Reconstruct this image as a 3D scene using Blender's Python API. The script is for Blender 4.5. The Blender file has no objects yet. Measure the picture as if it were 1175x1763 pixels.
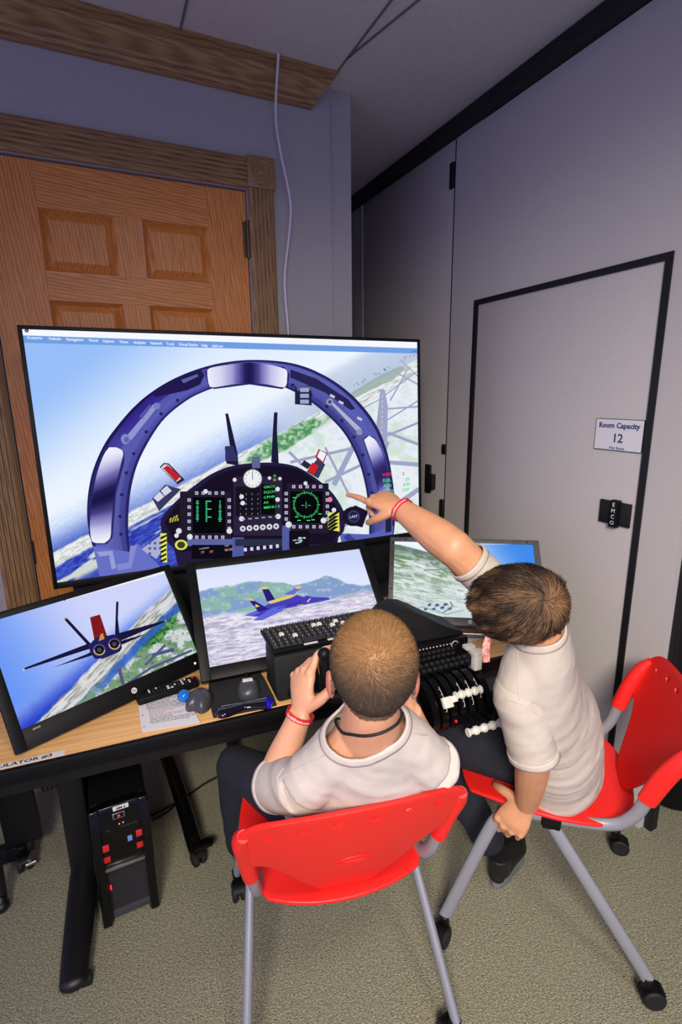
import bpy, bmesh, math, random
import numpy as np
from mathutils import Vector, Matrix, noise as mn

# ---------------------------------------------------------------- camera, world, lights
SC = bpy.context.scene
COL = SC.collection
IW, IH, FPX = 1175.0, 1763.0, 885.487
YAW, PITCH, ROLL = -0.436891, 0.228014, -0.0130955
CAM = np.array([0.0, 0.0, 1.6])


def cam_rows():
    cy, sy = math.cos(YAW), math.sin(YAW)
    f = np.array([-sy * math.cos(PITCH), cy * math.cos(PITCH), -math.sin(PITCH)])
    r = np.array([cy, sy, 0.0])
    u = np.cross(r, f)
    c, s = math.cos(ROLL), math.sin(ROLL)
    return np.array([c * r + s * u, -s * r + c * u, f])


CM = cam_rows()
cd = bpy.data.cameras.new('camera')
cam = bpy.data.objects.new('camera', cd)
COL.objects.link(cam)
cd.sensor_fit = 'VERTICAL'
cd.sensor_height = 36.0
cd.lens = 36.0 * FPX / IH
cd.clip_start = 0.02
m4 = Matrix(((CM[0][0], CM[1][0], -CM[2][0], CAM[0]), (CM[0][1], CM[1][1], -CM[2][1], CAM[1]),
             (CM[0][2], CM[1][2], -CM[2][2], CAM[2]), (0, 0, 0, 1)))
cam.matrix_world = m4
SC.camera = cam

W = bpy.data.worlds.new('world')
SC.world = W
W.use_nodes = True
W.node_tree.nodes['Background'].inputs[0].default_value = (0.38, 0.382, 0.80, 1)
W.node_tree.nodes['Background'].inputs[1].default_value = 1.08

SC.view_settings.view_transform = 'Standard'
SC.view_settings.look = 'None'
SC.view_settings.exposure = 0.0
SC.view_settings.gamma = 1.0
SC.view_settings.use_curve_mapping = False


def area(name, loc, target, size, power, color, spread=180):
    d = bpy.data.lights.new(name, 'AREA')
    d.shape = 'DISK'
    d.size = size
    d.energy = power
    d.color = color
    d.spread = math.radians(spread)
    o = bpy.data.objects.new(name, d)
    COL.objects.link(o)
    o.location = loc
    o.rotation_euler = (Vector(target) - Vector(loc)).to_track_quat('-Z', 'Y').to_euler()
    return o


area('ceiling_lamp', (0.45, -0.35, 2.74), (0.55, 0.30, 0.0), 0.40, 11, (1.0, 0.90, 0.74), 140)
area('wall_fill', (-0.7, -1.3, 2.7), (1.25, 1.35, 0.12), 0.9, 36, (1.0, 0.91, 0.78), 74)  # added warm fill behind the camera, brightens the lower walls

# ---------------------------------------------------------------- helpers
random.seed(4)
RNG = np.random.default_rng(4)


def ray(x, y):
    return CM.T @ np.array([(x - IW / 2) / FPX, -(y - IH / 2) / FPX, 1.0])


def at_depth(x, y, d):
    return Vector(CAM + d * ray(x, y))


def at_axis(ax, val, x, y):
    r = ray(x, y)
    return Vector(CAM + (val - CAM[ax]) / r[ax] * r)


def at_z(z, x, y):
    return at_axis(2, z, x, y)


def lin(c):
    return tuple(((v / 255.0) / 12.92 if v / 255.0 <= 0.04045 else ((v / 255.0 + 0.055) / 1.055) ** 2.4) for v in c[:3])


def V(*a):
    return Vector(a)


ORG = {}


def tag(o, label=None, cat=None, group=None, kind=None):
    if label:
        o['label'] = label
    if cat:
        o['category'] = cat
    if group:
        o['group'] = group
    if kind:
        o['kind'] = kind
    return o


def thing(name, label, cat, loc=(0, 0, 0), group=None):
    o = bpy.data.objects.new(name, None)
    o.empty_display_size = 0.05
    COL.objects.link(o)
    o.location = loc
    ORG[o.name] = Vector(loc)
    return tag(o, label, cat, group)


def link_mesh(name, me, mat, parent=None, loc=None):
    """me has world coordinates; shifted to the origin of its thing"""
    org = ORG[parent.name] if parent is not None else Vector(loc if loc is not None else (0, 0, 0))
    me.transform(Matrix.Translation(-org))
    o = bpy.data.objects.new(name, me)
    COL.objects.link(o)
    if parent is not None:
        o.parent = parent
    else:
        o.location = org
    ORG[o.name] = org
    if mat is not None and not me.materials:
        me.materials.append(mat)
    return o


def smooth_by_angle(me, ang=40):
    if len(me.polygons):
        me.polygons.foreach_set('use_smooth', [True] * len(me.polygons))
        me.set_sharp_from_angle(angle=math.radians(ang))


def crom(P, n):
    P = [Vector(p) for p in P]
    if len(P) < 3 or n <= 1:
        return P
    out = []
    for i in range(len(P) - 1):
        p0 = P[i - 1] if i > 0 else 2 * P[0] - P[1]
        p1, p2 = P[i], P[i + 1]
        p3 = P[i + 2] if i + 2 < len(P) else 2 * P[-1] - P[-2]
        for k in range(n):
            t = k / n
            out.append(0.5 * ((2 * p1) + (p2 - p0) * t + (2 * p0 - 5 * p1 + 4 * p2 - p3) * t * t + (3 * p1 - p0 - 3 * p2 + p3) * t ** 3))
    out.append(P[-1])
    return out


def basis(z, x=None):
    z = Vector(z).normalized()
    x = Vector(x) if x is not None else (Vector((1, 0, 0)) if abs(z.x) < 0.8 else Vector((0, 1, 0)))
    x = (x - z * x.dot(z)).normalized()
    y = z.cross(x)
    return Matrix((x, y, z)).transposed()


I3 = Matrix.Identity(3)


class MB:
    def __init__(self):
        self.bm = bmesh.new()
        self.mi = 0

    def faces(self, vs, fs):
        bv = [self.bm.verts.new(v) for v in vs]
        for f in fs:
            try:
                fa = self.bm.faces.new([bv[i] for i in f])
                fa.material_index = self.mi
            except ValueError:
                pass
        return bv

    def box(self, c, s, B=I3, bev=0.0, seg=2):
        c = Vector(c)
        vs = [c + B @ Vector((x * s[0] / 2, y * s[1] / 2, z * s[2] / 2)) for x in (-1, 1) for y in (-1, 1) for z in (-1, 1)]
        fs = [(0, 1, 3, 2), (4, 6, 7, 5), (0, 4, 5, 1), (2, 3, 7, 6), (0, 2, 6, 4), (1, 5, 7, 3)]
        bv = self.faces(vs, fs)
        if bev > 0:
            es = list({e for v in bv for e in v.link_edges})
            bmesh.ops.bevel(self.bm, geom=es, offset=bev, segments=seg, profile=0.5, affect='EDGES')
        return self

    def tube(self, P, r, n=10, sub=6, closed=False, side=None, caps=True):
        """r scalar, list of scalars or list of (a,b); a along side"""
        P = [Vector(p) for p in P]
        m = len(P)
        R = [r] * m if not isinstance(r, (list, tuple)) else list(r)
        R = [(q, q) if not isinstance(q, (list, tuple)) else q for q in R]
        if closed:
            Q = crom([P[-1]] + P + [P[0], P[1]], sub)[sub:-sub - 1] if sub > 1 else P
            RR = [R[0]] * len(Q)
        elif sub > 1 and m > 2:
            Q = crom(P, sub)
            RR = [(v.x, v.y) for v in crom([Vector((a, b, 0)) for a, b in R], sub)]
        else:
            Q, RR = P, R
        k = len(Q)
        rings = []
        X = None
        for i in range(k):
            t = (Q[(i + 1) % k] - Q[i - 1]) if closed else (Q[min(i + 1, k - 1)] - Q[max(i - 1, 0)])
            if t.length < 1e-9:
                t = Vector((0, 0, 1))
            t.normalize()
            if side is not None:
                X = Vector(side)
            elif X is None:
                X = Vector((1, 0, 0)) if abs(t.x) < 0.8 else Vector((0, 1, 0))
            X = (X - t * X.dot(t)).normalized()
            Y = t.cross(X)
            a, b = RR[i]
            rings.append([Q[i] + X * (a * math.cos(2 * math.pi * j / n)) + Y * (b * math.sin(2 * math.pi * j / n)) for j in range(n)])
        vs = [v for rg in rings for v in rg]
        fs = []
        for i in range(k if closed else k - 1):
            i2 = (i + 1) % k
            for j in range(n):
                j2 = (j + 1) % n
                fs.append((i * n + j, i * n + j2, i2 * n + j2, i2 * n + j))
        if not closed and caps:
            fs.append(tuple(range(n))[::-1])
            fs.append(tuple((k - 1) * n + j for j in range(n)))
        self.faces(vs, fs)
        return self

    def cyl(self, p0, p1, r0, r1=None, n=20, bev=0):
        r1 = r0 if r1 is None else r1
        p0, p1 = Vector(p0), Vector(p1)
        if bev:
            d = (p1 - p0).normalized() * bev
            return self.tube([p0, p0 + d, p1 - d, p1], [r0 - bev, r0, r1, r1 - bev], n, 1)
        return self.tube([p0, p1], [r0, r1], n, 1)

    def ball(self, c, r, B=I3, u=16, v=10):
        r = (r, r, r) if not isinstance(r, (list, tuple)) else r
        c = Vector(c)
        vs = [c + B @ Vector((0, 0, -r[2]))]
        for i in range(1, v):
            p = -math.pi / 2 + math.pi * i / v
            for j in range(u):
                t = 2 * math.pi * j / u
                vs.append(c + B @ Vector((r[0] * math.cos(p) * math.cos(t), r[1] * math.cos(p) * math.sin(t), r[2] * math.sin(p))))
        vs.append(c + B @ Vector((0, 0, r[2])))
        fs = [(0, 1 + (j + 1) % u, 1 + j) for j in range(u)]
        for i in range(v - 2):
            for j in range(u):
                a = 1 + i * u
                fs.append((a + j, a + (j + 1) % u, a + u + (j + 1) % u, a + u + j))
        a = 1 + (v - 2) * u
        fs += [(a + j, a + (j + 1) % u, len(vs) - 1) for j in range(u)]
        self.faces(vs, fs)
        return self

    def prism(self, pts, o, U, Vv, N, depth, bev=0.0):
        o, U, Vv, N = Vector(o), Vector(U), Vector(Vv), Vector(N)
        k = len(pts)
        vs = [o + U * p[0] + Vv * p[1] for p in pts] + [o + U * p[0] + Vv * p[1] + N * depth for p in pts]
        fs = [tuple(range(k))[::-1], tuple(range(k, 2 * k))] + [(i, (i + 1) % k, k + (i + 1) % k, k + i) for i in range(k)]
        bv = self.faces(vs, fs)
        if bev > 0:
            es = list({e for v in bv for e in v.link_edges})
            bmesh.ops.bevel(self.bm, geom=es, offset=bev, segments=2, profile=0.5, affect='EDGES')
        return self

    def quad(self, a, b, c, d):
        self.faces([a, b, c, d], [(0, 1, 2, 3)])
        return self

    def mesh(self, name):
        bmesh.ops.recalc_face_normals(self.bm, faces=self.bm.faces[:])
        me = bpy.data.meshes.new(name)
        self.bm.to_mesh(me)
        self.bm.free()
        return me

    def out(self, name, mat, parent=None, loc=None, ang=40):
        me = self.mesh(name)
        mats = mat if isinstance(mat, (list, tuple)) else [mat]
        for m in mats:
            me.materials.append(m)
        smooth_by_angle(me, ang)
        return link_mesh(name, me, None, parent, loc)


# ---------------------------------------------------------------- materials
def pm(name, rgb, rough=0.5, metal=0.0, var=0.0, vscale=20.0, bump=0.0, bscale=200.0, spec=0.5, stretch=(1, 1, 1), sss=0.0, coat=0.0, emit=None, rgb2=None, detail=4.0):
    m = bpy.data.materials.new(name)
    m.use_nodes = True
    nt = m.node_tree
    b = nt.nodes['Principled BSDF']
    c = lin(rgb)
    b.inputs['Base Color'].default_value = (*c, 1)
    b.inputs['Roughness'].default_value = rough
    b.inputs['Metallic'].default_value = metal
    b.inputs['Specular IOR Level'].default_value = spec
    b.inputs['Coat Weight'].default_value = coat
    if sss:
        b.inputs['Subsurface Weight'].default_value = sss
        b.inputs['Subsurface Radius'].default_value = (0.012, 0.005, 0.003)
        b.inputs['Subsurface Scale'].default_value = 0.5
    if emit:
        b.inputs['Emission Color'].default_value = (*lin(emit[0]), 1)
        b.inputs['Emission Strength'].default_value = emit[1]
    if var or bump or rgb2:
        tc = nt.nodes.new('ShaderNodeTexCoord')
        mp = nt.nodes.new('ShaderNodeMapping')
        mp.inputs['Scale'].default_value = stretch
        nt.links.new(tc.outputs['Object'], mp.inputs[0])
    if var or rgb2:
        nz = nt.nodes.new('ShaderNodeTexNoise')
        nz.inputs['Scale'].default_value = vscale
        nz.inputs['Detail'].default_value = detail
        nt.links.new(mp.outputs[0], nz.inputs['Vector'])
        rp = nt.nodes.new('ShaderNodeValToRGB')
        c2 = lin(rgb2) if rgb2 else tuple(v * (1 + var) for v in c)
        c1 = c if rgb2 else tuple(v * (1 - var) for v in c)
        rp.color_ramp.elements[0].position = 0.3
        rp.color_ramp.elements[1].position = 0.7
        rp.color_ramp.elements[0].color = (*c1, 1)
        rp.color_ramp.elements[1].color = (*c2, 1)
        nt.links.new(nz.outputs['Fac'], rp.inputs[0])
        nt.links.new(rp.outputs[0], b.inputs['Base Color'])
    if bump:
        nb = nt.nodes.new('ShaderNodeTexNoise')
        nb.inputs['Scale'].default_value = bscale
        nb.inputs['Detail'].default_value = 3
        nt.links.new(mp.outputs[0], nb.inputs['Vector'])
        bp = nt.nodes.new('ShaderNodeBump')
        bp.inputs['Strength'].default_value = bump
        bp.inputs['Distance'].default_value = 0.01
        nt.links.new(nb.outputs['Fac'], bp.inputs['Height'])
        nt.links.new(bp.outputs[0], b.inputs['Normal'])
    return m


def wood(name, a, bcol, scale, stretch, rough=0.35, ring=6.0):
    m = pm(name, a, rough)
    nt = m.node_tree
    b = nt.nodes['Principled BSDF']
    tc = nt.nodes.new('ShaderNodeTexCoord')
    mp = nt.nodes.new('ShaderNodeMapping')
    mp.inputs['Scale'].default_value = stretch
    nt.links.new(tc.outputs['Object'], mp.inputs[0])
    n1 = nt.nodes.new('ShaderNodeTexNoise')
    n1.inputs['Scale'].default_value = scale
    n1.inputs['Detail'].default_value = 6
    n1.inputs['Distortion'].default_value = 0.8
    nt.links.new(mp.outputs[0], n1.inputs['Vector'])
    w = nt.nodes.new('ShaderNodeTexWave')
    w.inputs['Scale'].default_value = ring
    w.inputs['Distortion'].default_value = 6
    w.inputs['Detail'].default_value = 3
    w.bands_direction = 'DIAGONAL'
    nt.links.new(mp.outputs[0], w.inputs['Vector'])
    mx = nt.nodes.new('ShaderNodeMath')
    mx.operation = 'MULTIPLY_ADD'
    mx.inputs[1].default_value = 0.45
    nt.links.new(w.outputs['Fac'], mx.inputs[0])
    m2 = nt.nodes.new('ShaderNodeMath')
    m2.operation = 'MULTIPLY'
    m2.inputs[1].default_value = 0.75
    nt.links.new(n1.outputs['Fac'], m2.inputs[0])
    nt.links.new(m2.outputs[0], mx.inputs[2])
    rp = nt.nodes.new('ShaderNodeValToRGB')
    rp.color_ramp.elements[0].position = 0.25
    rp.color_ramp.elements[1].position = 0.85
    rp.color_ramp.elements[0].color = (*lin(a), 1)
    rp.color_ramp.elements[1].color = (*lin(bcol), 1)
    nt.links.new(mx.outputs[0], rp.inputs[0])
    nt.links.new(rp.outputs[0], b.inputs['Base Color'])
    return m


M = {}
M['wallcloth'] = pm('grey_wall_covering', (168, 165, 166), 0.9, var=0.10, vscale=220, bump=0.25, bscale=260)
M['partition'] = pm('beige_partition_vinyl', (196, 190, 188), 0.75, var=0.05, vscale=260, bump=0.12, bscale=420, spec=0.3)
M['ceiling'] = pm('ceiling_board', (206, 202, 200), 0.95, var=0.05, vscale=90, bump=0.15, bscale=150)
M['seam'] = pm('ceiling_seam', (110, 108, 108), 0.9)
M['carpet'] = pm('loop_pile_carpet', (124, 124, 104), 1.0, rgb2=(186, 182, 156), vscale=170, bump=0.9, bscale=260, spec=0.1, detail=2)
M['oak_v'] = wood('oak_door_upright', (188, 108, 40), (226, 150, 74), 9, (9, 9, 0.8), 0.38)
M['oak_h'] = wood('oak_door_rail', (188, 108, 40), (226, 150, 74), 9, (0.8, 9, 9), 0.38)
M['trim_h'] = wood('oak_trim_long', (126, 94, 58), (166, 130, 86), 9, (0.7, 9, 12), 0.45)
M['trim_v'] = wood('oak_trim_upright', (126, 94, 58), (166, 130, 86), 9, (12, 9, 0.7), 0.45)
M['desk'] = wood('desk_laminate', (214, 160, 96), (232, 184, 122), 6, (0.8, 8, 8), 0.35, 3)
M['black'] = pm('black_plastic', (11, 11, 12), 0.5, spec=0.25)
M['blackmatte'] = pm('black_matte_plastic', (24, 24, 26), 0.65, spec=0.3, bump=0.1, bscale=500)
M['gloss'] = pm('black_gloss_plastic', (9, 9, 10), 0.2, spec=0.35)
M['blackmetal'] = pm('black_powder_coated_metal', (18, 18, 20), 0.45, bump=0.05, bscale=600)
M['rubber'] = pm('black_rubber', (20, 20, 21), 0.7)
M['sealblack'] = pm('black_seal_strip', (17, 17, 18), 0.6)
M['dark'] = pm('dark_charcoal', (38, 38, 42), 0.6)
M['greymetal'] = pm('grey_painted_steel', (150, 152, 160), 0.35, metal=0.25)
M['steel'] = pm('brushed_steel', (170, 170, 172), 0.3, metal=0.9)
M['framegrey'] = pm('scuffed_grey_bezel', (84, 84, 84), 0.5, var=0.2, vscale=60)
M['red'] = pm('red_moulded_plastic', (242, 36, 32), 0.42, bump=0.06, bscale=900)
M['redsmall'] = pm('red_plastic', (205, 32, 34), 0.4)
M['white'] = pm('white_plastic', (236, 232, 222), 0.4)
M['paper'] = pm('white_paper', (226, 224, 228), 0.85)
M['label'] = pm('white_label_tape', (222, 222, 222), 0.6)
M['ink'] = pm('black_ink', (28, 28, 34), 0.8)
M['inkred'] = pm('red_ink', (170, 110, 112), 0.8)
M['inkblue'] = pm('navy_ink', (62, 66, 110), 0.8)
M['cable'] = pm('white_cable_jacket', (215, 210, 222), 0.5)
M['skin'] = pm('skin', (216, 158, 126), 0.5, var=0.06, vscale=30, sss=0.15, bump=0.05, bscale=300)
M['skin2'] = pm('tanned_skin', (210, 150, 112), 0.5, var=0.07, vscale=30, sss=0.15, bump=0.05, bscale=300)
M['ear'] = pm('flushed_skin', (222, 134, 112), 0.5, sss=0.2)
M['lip'] = pm('lip', (196, 108, 100), 0.45)
M['eyewhite'] = pm('eye_white', (235, 232, 228), 0.2)
M['iris'] = pm('brown_iris', (70, 48, 34), 0.2)
M['brow'] = pm('eyebrow_brown', (90, 64, 44), 0.8)
M['shirt'] = pm('cream_cotton_jersey', (192, 182, 176), 0.9, var=0.03, vscale=40, bump=0.15, bscale=700, spec=0.2)
M['shirt2'] = pm('stone_cotton_jersey', (194, 183, 172), 0.9, var=0.03, vscale=40, bump=0.15, bscale=700, spec=0.2)
M['navy'] = pm('dark_navy_cloth', (28, 30, 42), 0.85, var=0.2, vscale=30, bump=0.2, bscale=400)
M['cord'] = pm('black_cord', (22, 18, 20), 0.7)
M['band'] = pm('red_silicone', (214, 36, 48), 0.5)
M['blueball'] = pm('blue_glossy_ball', (24, 110, 205), 0.08, coat=0.6)
M['mousegrey'] = pm('graphite_plastic', (74, 74, 80), 0.35, metal=0.2)
M['gel'] = pm('clear_dark_gel', (10, 8, 22), 0.06, coat=1.0)
M['gelblue'] = pm('deep_blue_gel', (34, 22, 205), 0.06, coat=1.0)
M['fabric'] = pm('black_mouse_pad_cloth', (30, 30, 32), 0.9)
M['led_red'] = pm('red_led', (255, 40, 40), 0.3, emit=((255, 30, 40), 1.5))
M['led_white'] = pm('white_led', (240, 240, 250), 0.3, emit=((240, 240, 255), 0.9))
M['sole'] = pm('grey_shoe_sole', (112, 114, 116), 0.7)
M['shoe'] = pm('black_shoe_leather', (20, 20, 22), 0.5)
M['bronze'] = pm('aged_hinge_metal', (96, 82, 62), 0.4, metal=0.8)
M['yellow'] = pm('pale_yellow_cloth', (222, 196, 146), 0.9)
M['lanyard'] = pm('red_patterned_lanyard', (204, 70, 60), 0.7, rgb2=(232, 200, 190), vscale=120)


def vcol_mat(name, attr='Col', emission=True, rough=0.6):
    m = bpy.data.materials.new(name)
    m.use_nodes = True
    nt = m.node_tree
    a = nt.nodes.new('ShaderNodeAttribute')
    a.attribute_name = attr
    if emission:
        nt.nodes.remove(nt.nodes['Principled BSDF'])
        e = nt.nodes.new('ShaderNodeEmission')
        e.inputs['Strength'].default_value = 1.0
        nt.links.new(a.outputs['Color'], e.inputs['Color'])
        nt.links.new(e.outputs[0], nt.nodes['Material Output'].inputs['Surface'])
    else:
        b = nt.nodes['Principled BSDF']
        b.inputs['Roughness'].default_value = rough
        b.inputs['Specular IOR Level'].default_value = 0.35
        nt.links.new(a.outputs['Color'], b.inputs['Base Color'])
    return m


M['screen'] = vcol_mat('lit_screen')
M['strand'] = vcol_mat('hair_fibre', 'Col', False, 0.55)


def text_geo(s, size, align='LEFT', bold=0.0):
    cu = bpy.data.curves.new('lettering', 'FONT')
    cu.body = s
    cu.size = size
    cu.align_x = align
    cu.align_y = 'BOTTOM_BASELINE'
    cu.offset = bold
    cu.resolution_u = 2
    o = bpy.data.objects.new('lettering', cu)
    COL.objects.link(o)
    bpy.context.view_layer.update()
    me = bpy.data.meshes.new_from_object(o.evaluated_get(bpy.context.evaluated_depsgraph_get()))
    vs = [tuple(v.co) for v in me.vertices]
    fs = [tuple(p.vertices) for p in me.polygons]
    bpy.data.objects.remove(o)
    bpy.data.curves.remove(cu)
    bpy.data.meshes.remove(me)
    return vs, fs


def text_part(name, s, size, o, U, Vv, mat, parent, align='CENTER', bold=0.0, lift=0.0006, stretch=1.0):
    o, U, Vv = Vector(o), Vector(U).normalized(), Vector(Vv).normalized()
    N = U.cross(Vv)
    vs, fs = text_geo(s, size, align, bold)
    mb = MB()
    mb.faces([o + U * v[0] * stretch + Vv * v[1] + N * lift for v in vs], fs)
    me = bpy.data.meshes.new(name)
    mb.bm.to_mesh(me)
    mb.bm.free()
    return link_mesh(name, me, mat, parent)
# ---------------------------------------------------------------- the room
YD, XR, ZC = 2.20, 1.667, 2.805


def struct(mb, name, mat, parent=None, kind=True, ang=30):
    o = mb.out(name, mat, parent, ang=ang)
    if parent is None:
        o['kind'] = 'structure'
    return o


struct(MB().box((0.0, 0.7, -0.05), (6.0, 6.4, 0.1)), 'floor', M['carpet'])
cl = struct(MB().box((0.0, 0.7, ZC + 0.05), (6.0, 6.4, 0.1)), 'ceiling', M['ceiling'])
# seams between the ceiling boards
for pts in ([(0.4, 2.10), (0.4, 1.0)], [(0.985, 2.08), (0.99, -0.5)], [(0.985, 2.0), (1.30, 0.6)]):
    a, b = V(*pts[0], ZC - 0.001), V(*pts[1], ZC - 0.001)
    struct(MB().box((a + b) / 2, ((b - a).length, 0.007, 0.006), basis((0, 0, 1), b - a)), 'seam', M['seam'], cl)
# door wall with its opening; the wall ends in a corner at x = 1.0 and steps back to the partition pocket
DX0, DX1, DZ = -0.275, 0.635, 2.385
mb = MB()
mb.box(((-2.6 + DX0) / 2, YD + 0.06, ZC / 2), (DX0 + 2.6, 0.12, ZC))
mb.box(((DX1 + 1.0) / 2, YD + 0.06, ZC / 2), (1.0 - DX1, 0.12, ZC))
mb.box(((DX0 + DX1) / 2, YD + 0.06, (ZC + DZ) / 2), (DX1 - DX0, 0.12, ZC - DZ))
struct(mb, 'wall_back', M['wallcloth'])
struct(MB().box((1.05, 2.86, ZC / 2), (0.1, 1.3, ZC)), 'wall_pocket', M['wallcloth'])
struct(MB().box((1.40, 3.50, ZC / 2), (0.9, 0.1, ZC)), 'wall_far', M['wallcloth'])
struct(MB().box((2.75, 0.7, ZC / 2), (0.1, 6.4, ZC)), 'wall_neighbour', M['dark'])

# crown moulding (cut short with a mitred end), profile in y,z
prof = [(0.0, 0.0), (-0.014, 0.0), (-0.014, 0.010), (-0.022, 0.012), (-0.026, 0.022), (-0.040, 0.026), (-0.044, 0.034), (-0.060, 0.044), (-0.078, 0.060), (-0.086, 0.072), (-0.098, 0.074), (-0.098, 0.084), (-0.112, 0.086), (-0.112, 0.098), (0.0, 0.098)]
mb = MB()
vs, k = [], len(prof)
for x in (-2.6, None):
    for (dy, dz) in prof:
        xe = x if x is not None else 0.915 + dz * 0.82
        vs.append(V(xe, YD - 0.0005 + dy, ZC - 0.098 + dz))
mb.faces(vs, [tuple(range(k))[::-1], tuple(range(k, 2 * k))] + [(i, (i + 1) % k, k + (i + 1) % k, k + i) for i in range(k)])
struct(mb, 'trim_1', M['trim_h'], ang=20)

# door
door = thing('door_1', None, None, (DX0, YD, 0))
door['kind'] = 'structure'
YF = YD + 0.012


def oak(name, x0, x1, z0, z1, mat, y0=YF, t=0.04, bev=0.0):
    return MB().box(((x0 + x1) / 2, y0 + t / 2, (z0 + z1) / 2), (x1 - x0 - 0.0006, t, z1 - z0 - 0.0006), bev=bev).out(name, mat, door)


px = [DX0 + 0.004, -0.105, 0.140, 0.232, 0.478, DX1 - 0.004]
pz = [2.235, 2.03, 1.935, 1.05, 0.92, 0.20]
oak('stile', px[0], px[1], 0.01, DZ - 0.006, M['oak_v'])
oak('stile', px[4], px[5], 0.01, DZ - 0.006, M['oak_v'])
for (z1, z0) in ((DZ - 0.006, pz[0]), (pz[1], pz[2]), (pz[3], pz[4]), (pz[5], 0.01)):
    oak('rail', px[1], px[4], z0, z1, M['oak_h'])
for (z1, z0) in ((pz[0], pz[1]), (pz[2], pz[3]), (pz[4], pz[5])):
    oak('mullion', px[2], px[3], z0, z1, M['oak_v'])
    for (x0, x1) in ((px[1], px[2]), (px[3], px[4])):
        # raised panel: sunk groove, bevelled field
        g, d, f = 0.014, 0.016, 0.034
        mb = MB()
        R = [(0.0, 0.0), (g, d), (f, 0.004), (f + 0.002, 0.003)]
        vs, fs = [], []
        for (q, y) in R:
            vs += [V(x0 + q, YF + y, z0 + q), V(x1 - q, YF + y, z0 + q), V(x1 - q, YF + y, z1 - q), V(x0 + q, YF + y, z1 - q)]
        for i in range(3):
            for j in range(4):
                fs.append((i * 4 + j, i * 4 + (j + 1) % 4, i * 4 + 4 + (j + 1) % 4, i * 4 + 4 + j))
        fs.append((12, 13, 14, 15))
        mb.faces(vs, fs)
        mb.out('panel', M['oak_v'], door, ang=15)
MB().cyl((DX1 - 0.002, YF - 0.006, 2.135), (DX1 - 0.002, YF - 0.006, 2.275), 0.008, n=12).box((DX1 - 0.012, YF - 0.001, 2.205), (0.018, 0.004, 0.13)).out('hinge', M['bronze'], door)
MB().box((DX0 + 0.002, YF - 0.002, 1.02), (0.014, 0.01, 0.09)).out('strike_plate', M['blackmetal'], door)

# casing: fluted jamb and head, corner block with a turned rosette
def fluted(x0, x1, z0, z1, name, along):
    mb = MB()
    n, w = 5, (x1 - x0) if along == 'z' else (z1 - z0)
    pts = [(0, 0), (0, 0.012), (0.012, 0.02)]
    st = (w - 0.024) / n
    for i in range(n):
        a = 0.012 + i * st
        pts += [(a + st * .2, 0.02), (a + st * .35, 0.014), (a + st * .65, 0.014), (a + st * .8, 0.02)]
    pts += [(w - 0.012, 0.02), (w, 0.012), (w, 0)]
    if along == 'z':
        mb.prism(pts, (x0, YD, z0), (1, 0, 0), (0, -1, 0), (0, 0, 1), z1 - z0)
    else:
        mb.prism(pts, (x0, YD, z0), (0, 0, 1), (0, -1, 0), (1, 0, 0), x1 - x0)
    return struct(mb, name, M['trim_v'] if along == 'z' else M['trim_h'], ang=20)


fluted(DX1 + 0.003, 0.742, 0, 2.388, 'trim_2', 'z')
fluted(-0.382, DX0 - 0.003, 0, 2.388, 'trim_3', 'z')
fluted(DX0 - 0.003, DX1 + 0.003, 2.388, 2.494, 'trim_4', 'x')
for i, x in enumerate((DX1 + 0.003, -0.382)):
    mb = MB().box((x + 0.053, YD - 0.013, 2.444), (0.112, 0.026, 0.112), bev=0.003)
    c = V(x + 0.053, YD - 0.026, 2.444)
    for r in (0.042, 0.026):
        mb.tube([c + V(r * math.cos(t), 0, r * math.sin(t)) for t in np.linspace(0, 2 * math.pi, 24, endpoint=False)], 0.005, 8, 1, closed=True)
    mb.ball(c, (0.014, 0.006, 0.014))
    struct(mb, 'trim_%d' % (5 + i), M['trim_h'])

# folding partition on the right: panels, top track, pass door outlined by black seals
pr = thing('wall_right', None, None, (XR, 2.2, 0))
pr['kind'] = 'structure'
T = 0.07
segs = [(0.985, 2.236), (2.241, 3.186), (3.189, 3.43)]
dy0, dy1, dzt = 1.118, 2.056, 2.012
for (a, b) in segs[1:]:
    MB().box((XR + T / 2, (a + b) / 2, 1.376), (T, b - a, 2.748), bev=0.002).out('panel', M['partition'], pr)
mb = MB()
mb.box((XR + T / 2, (0.985 + dy0) / 2, 1.376), (T, dy0 - 0.985, 2.748))
mb.box((XR + T / 2, (dy1 + 2.236) / 2, 1.376), (T, 2.236 - dy1, 2.748))
mb.box((XR + T / 2, (dy0 + dy1) / 2, (2.748 + dzt) / 2), (T, dy1 - dy0, 2.748 - dzt))
mb.out('panel', M['partition'], pr)
MB().box((XR - 0.006, 2.2, 2.776), (0.11, 2.48, 0.052)).box((XR - 0.058, 2.2, 2.754), (0.012, 2.48, 0.01)).out('top_track', M['sealblack'], pr)
MB().box((XR + 0.045, 0.970, ZC / 2), (0.04, 0.03, ZC), bev=0.006).out('end_post', M['sealblack'], pr)
for (yy, zz, h) in ((2.243, 2.60, 0.11), (2.243, 0.96, 0.13), (2.238, 1.30, 0.05)):
    MB().box((XR - 0.004, yy + 0.012, zz), (0.016, 0.03, h), bev=0.002).out('hinge', M['sealblack'], pr)
MB().box((XR - 0.0005, 2.2385, 1.376), (0.002, 0.006, 2.74)).out('joint_gap', M['sealblack'], pr)
MB().box((XR - 0.004, 3.187, 1.376), (0.012, 0.014, 2.74)).out('joint_strip', M['partition'], pr)
d2 = thing('door_2', None, None, (XR, dy0, 0))
d2['kind'] = 'structure'
MB().box((XR + T / 2, (dy0 + dy1) / 2, dzt / 2), (T - 0.004, dy1 - dy0 - 0.05, dzt - 0.03), bev=0.002).out('leaf', M['partition'], d2)
s = 0.032
mb = MB()
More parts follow.
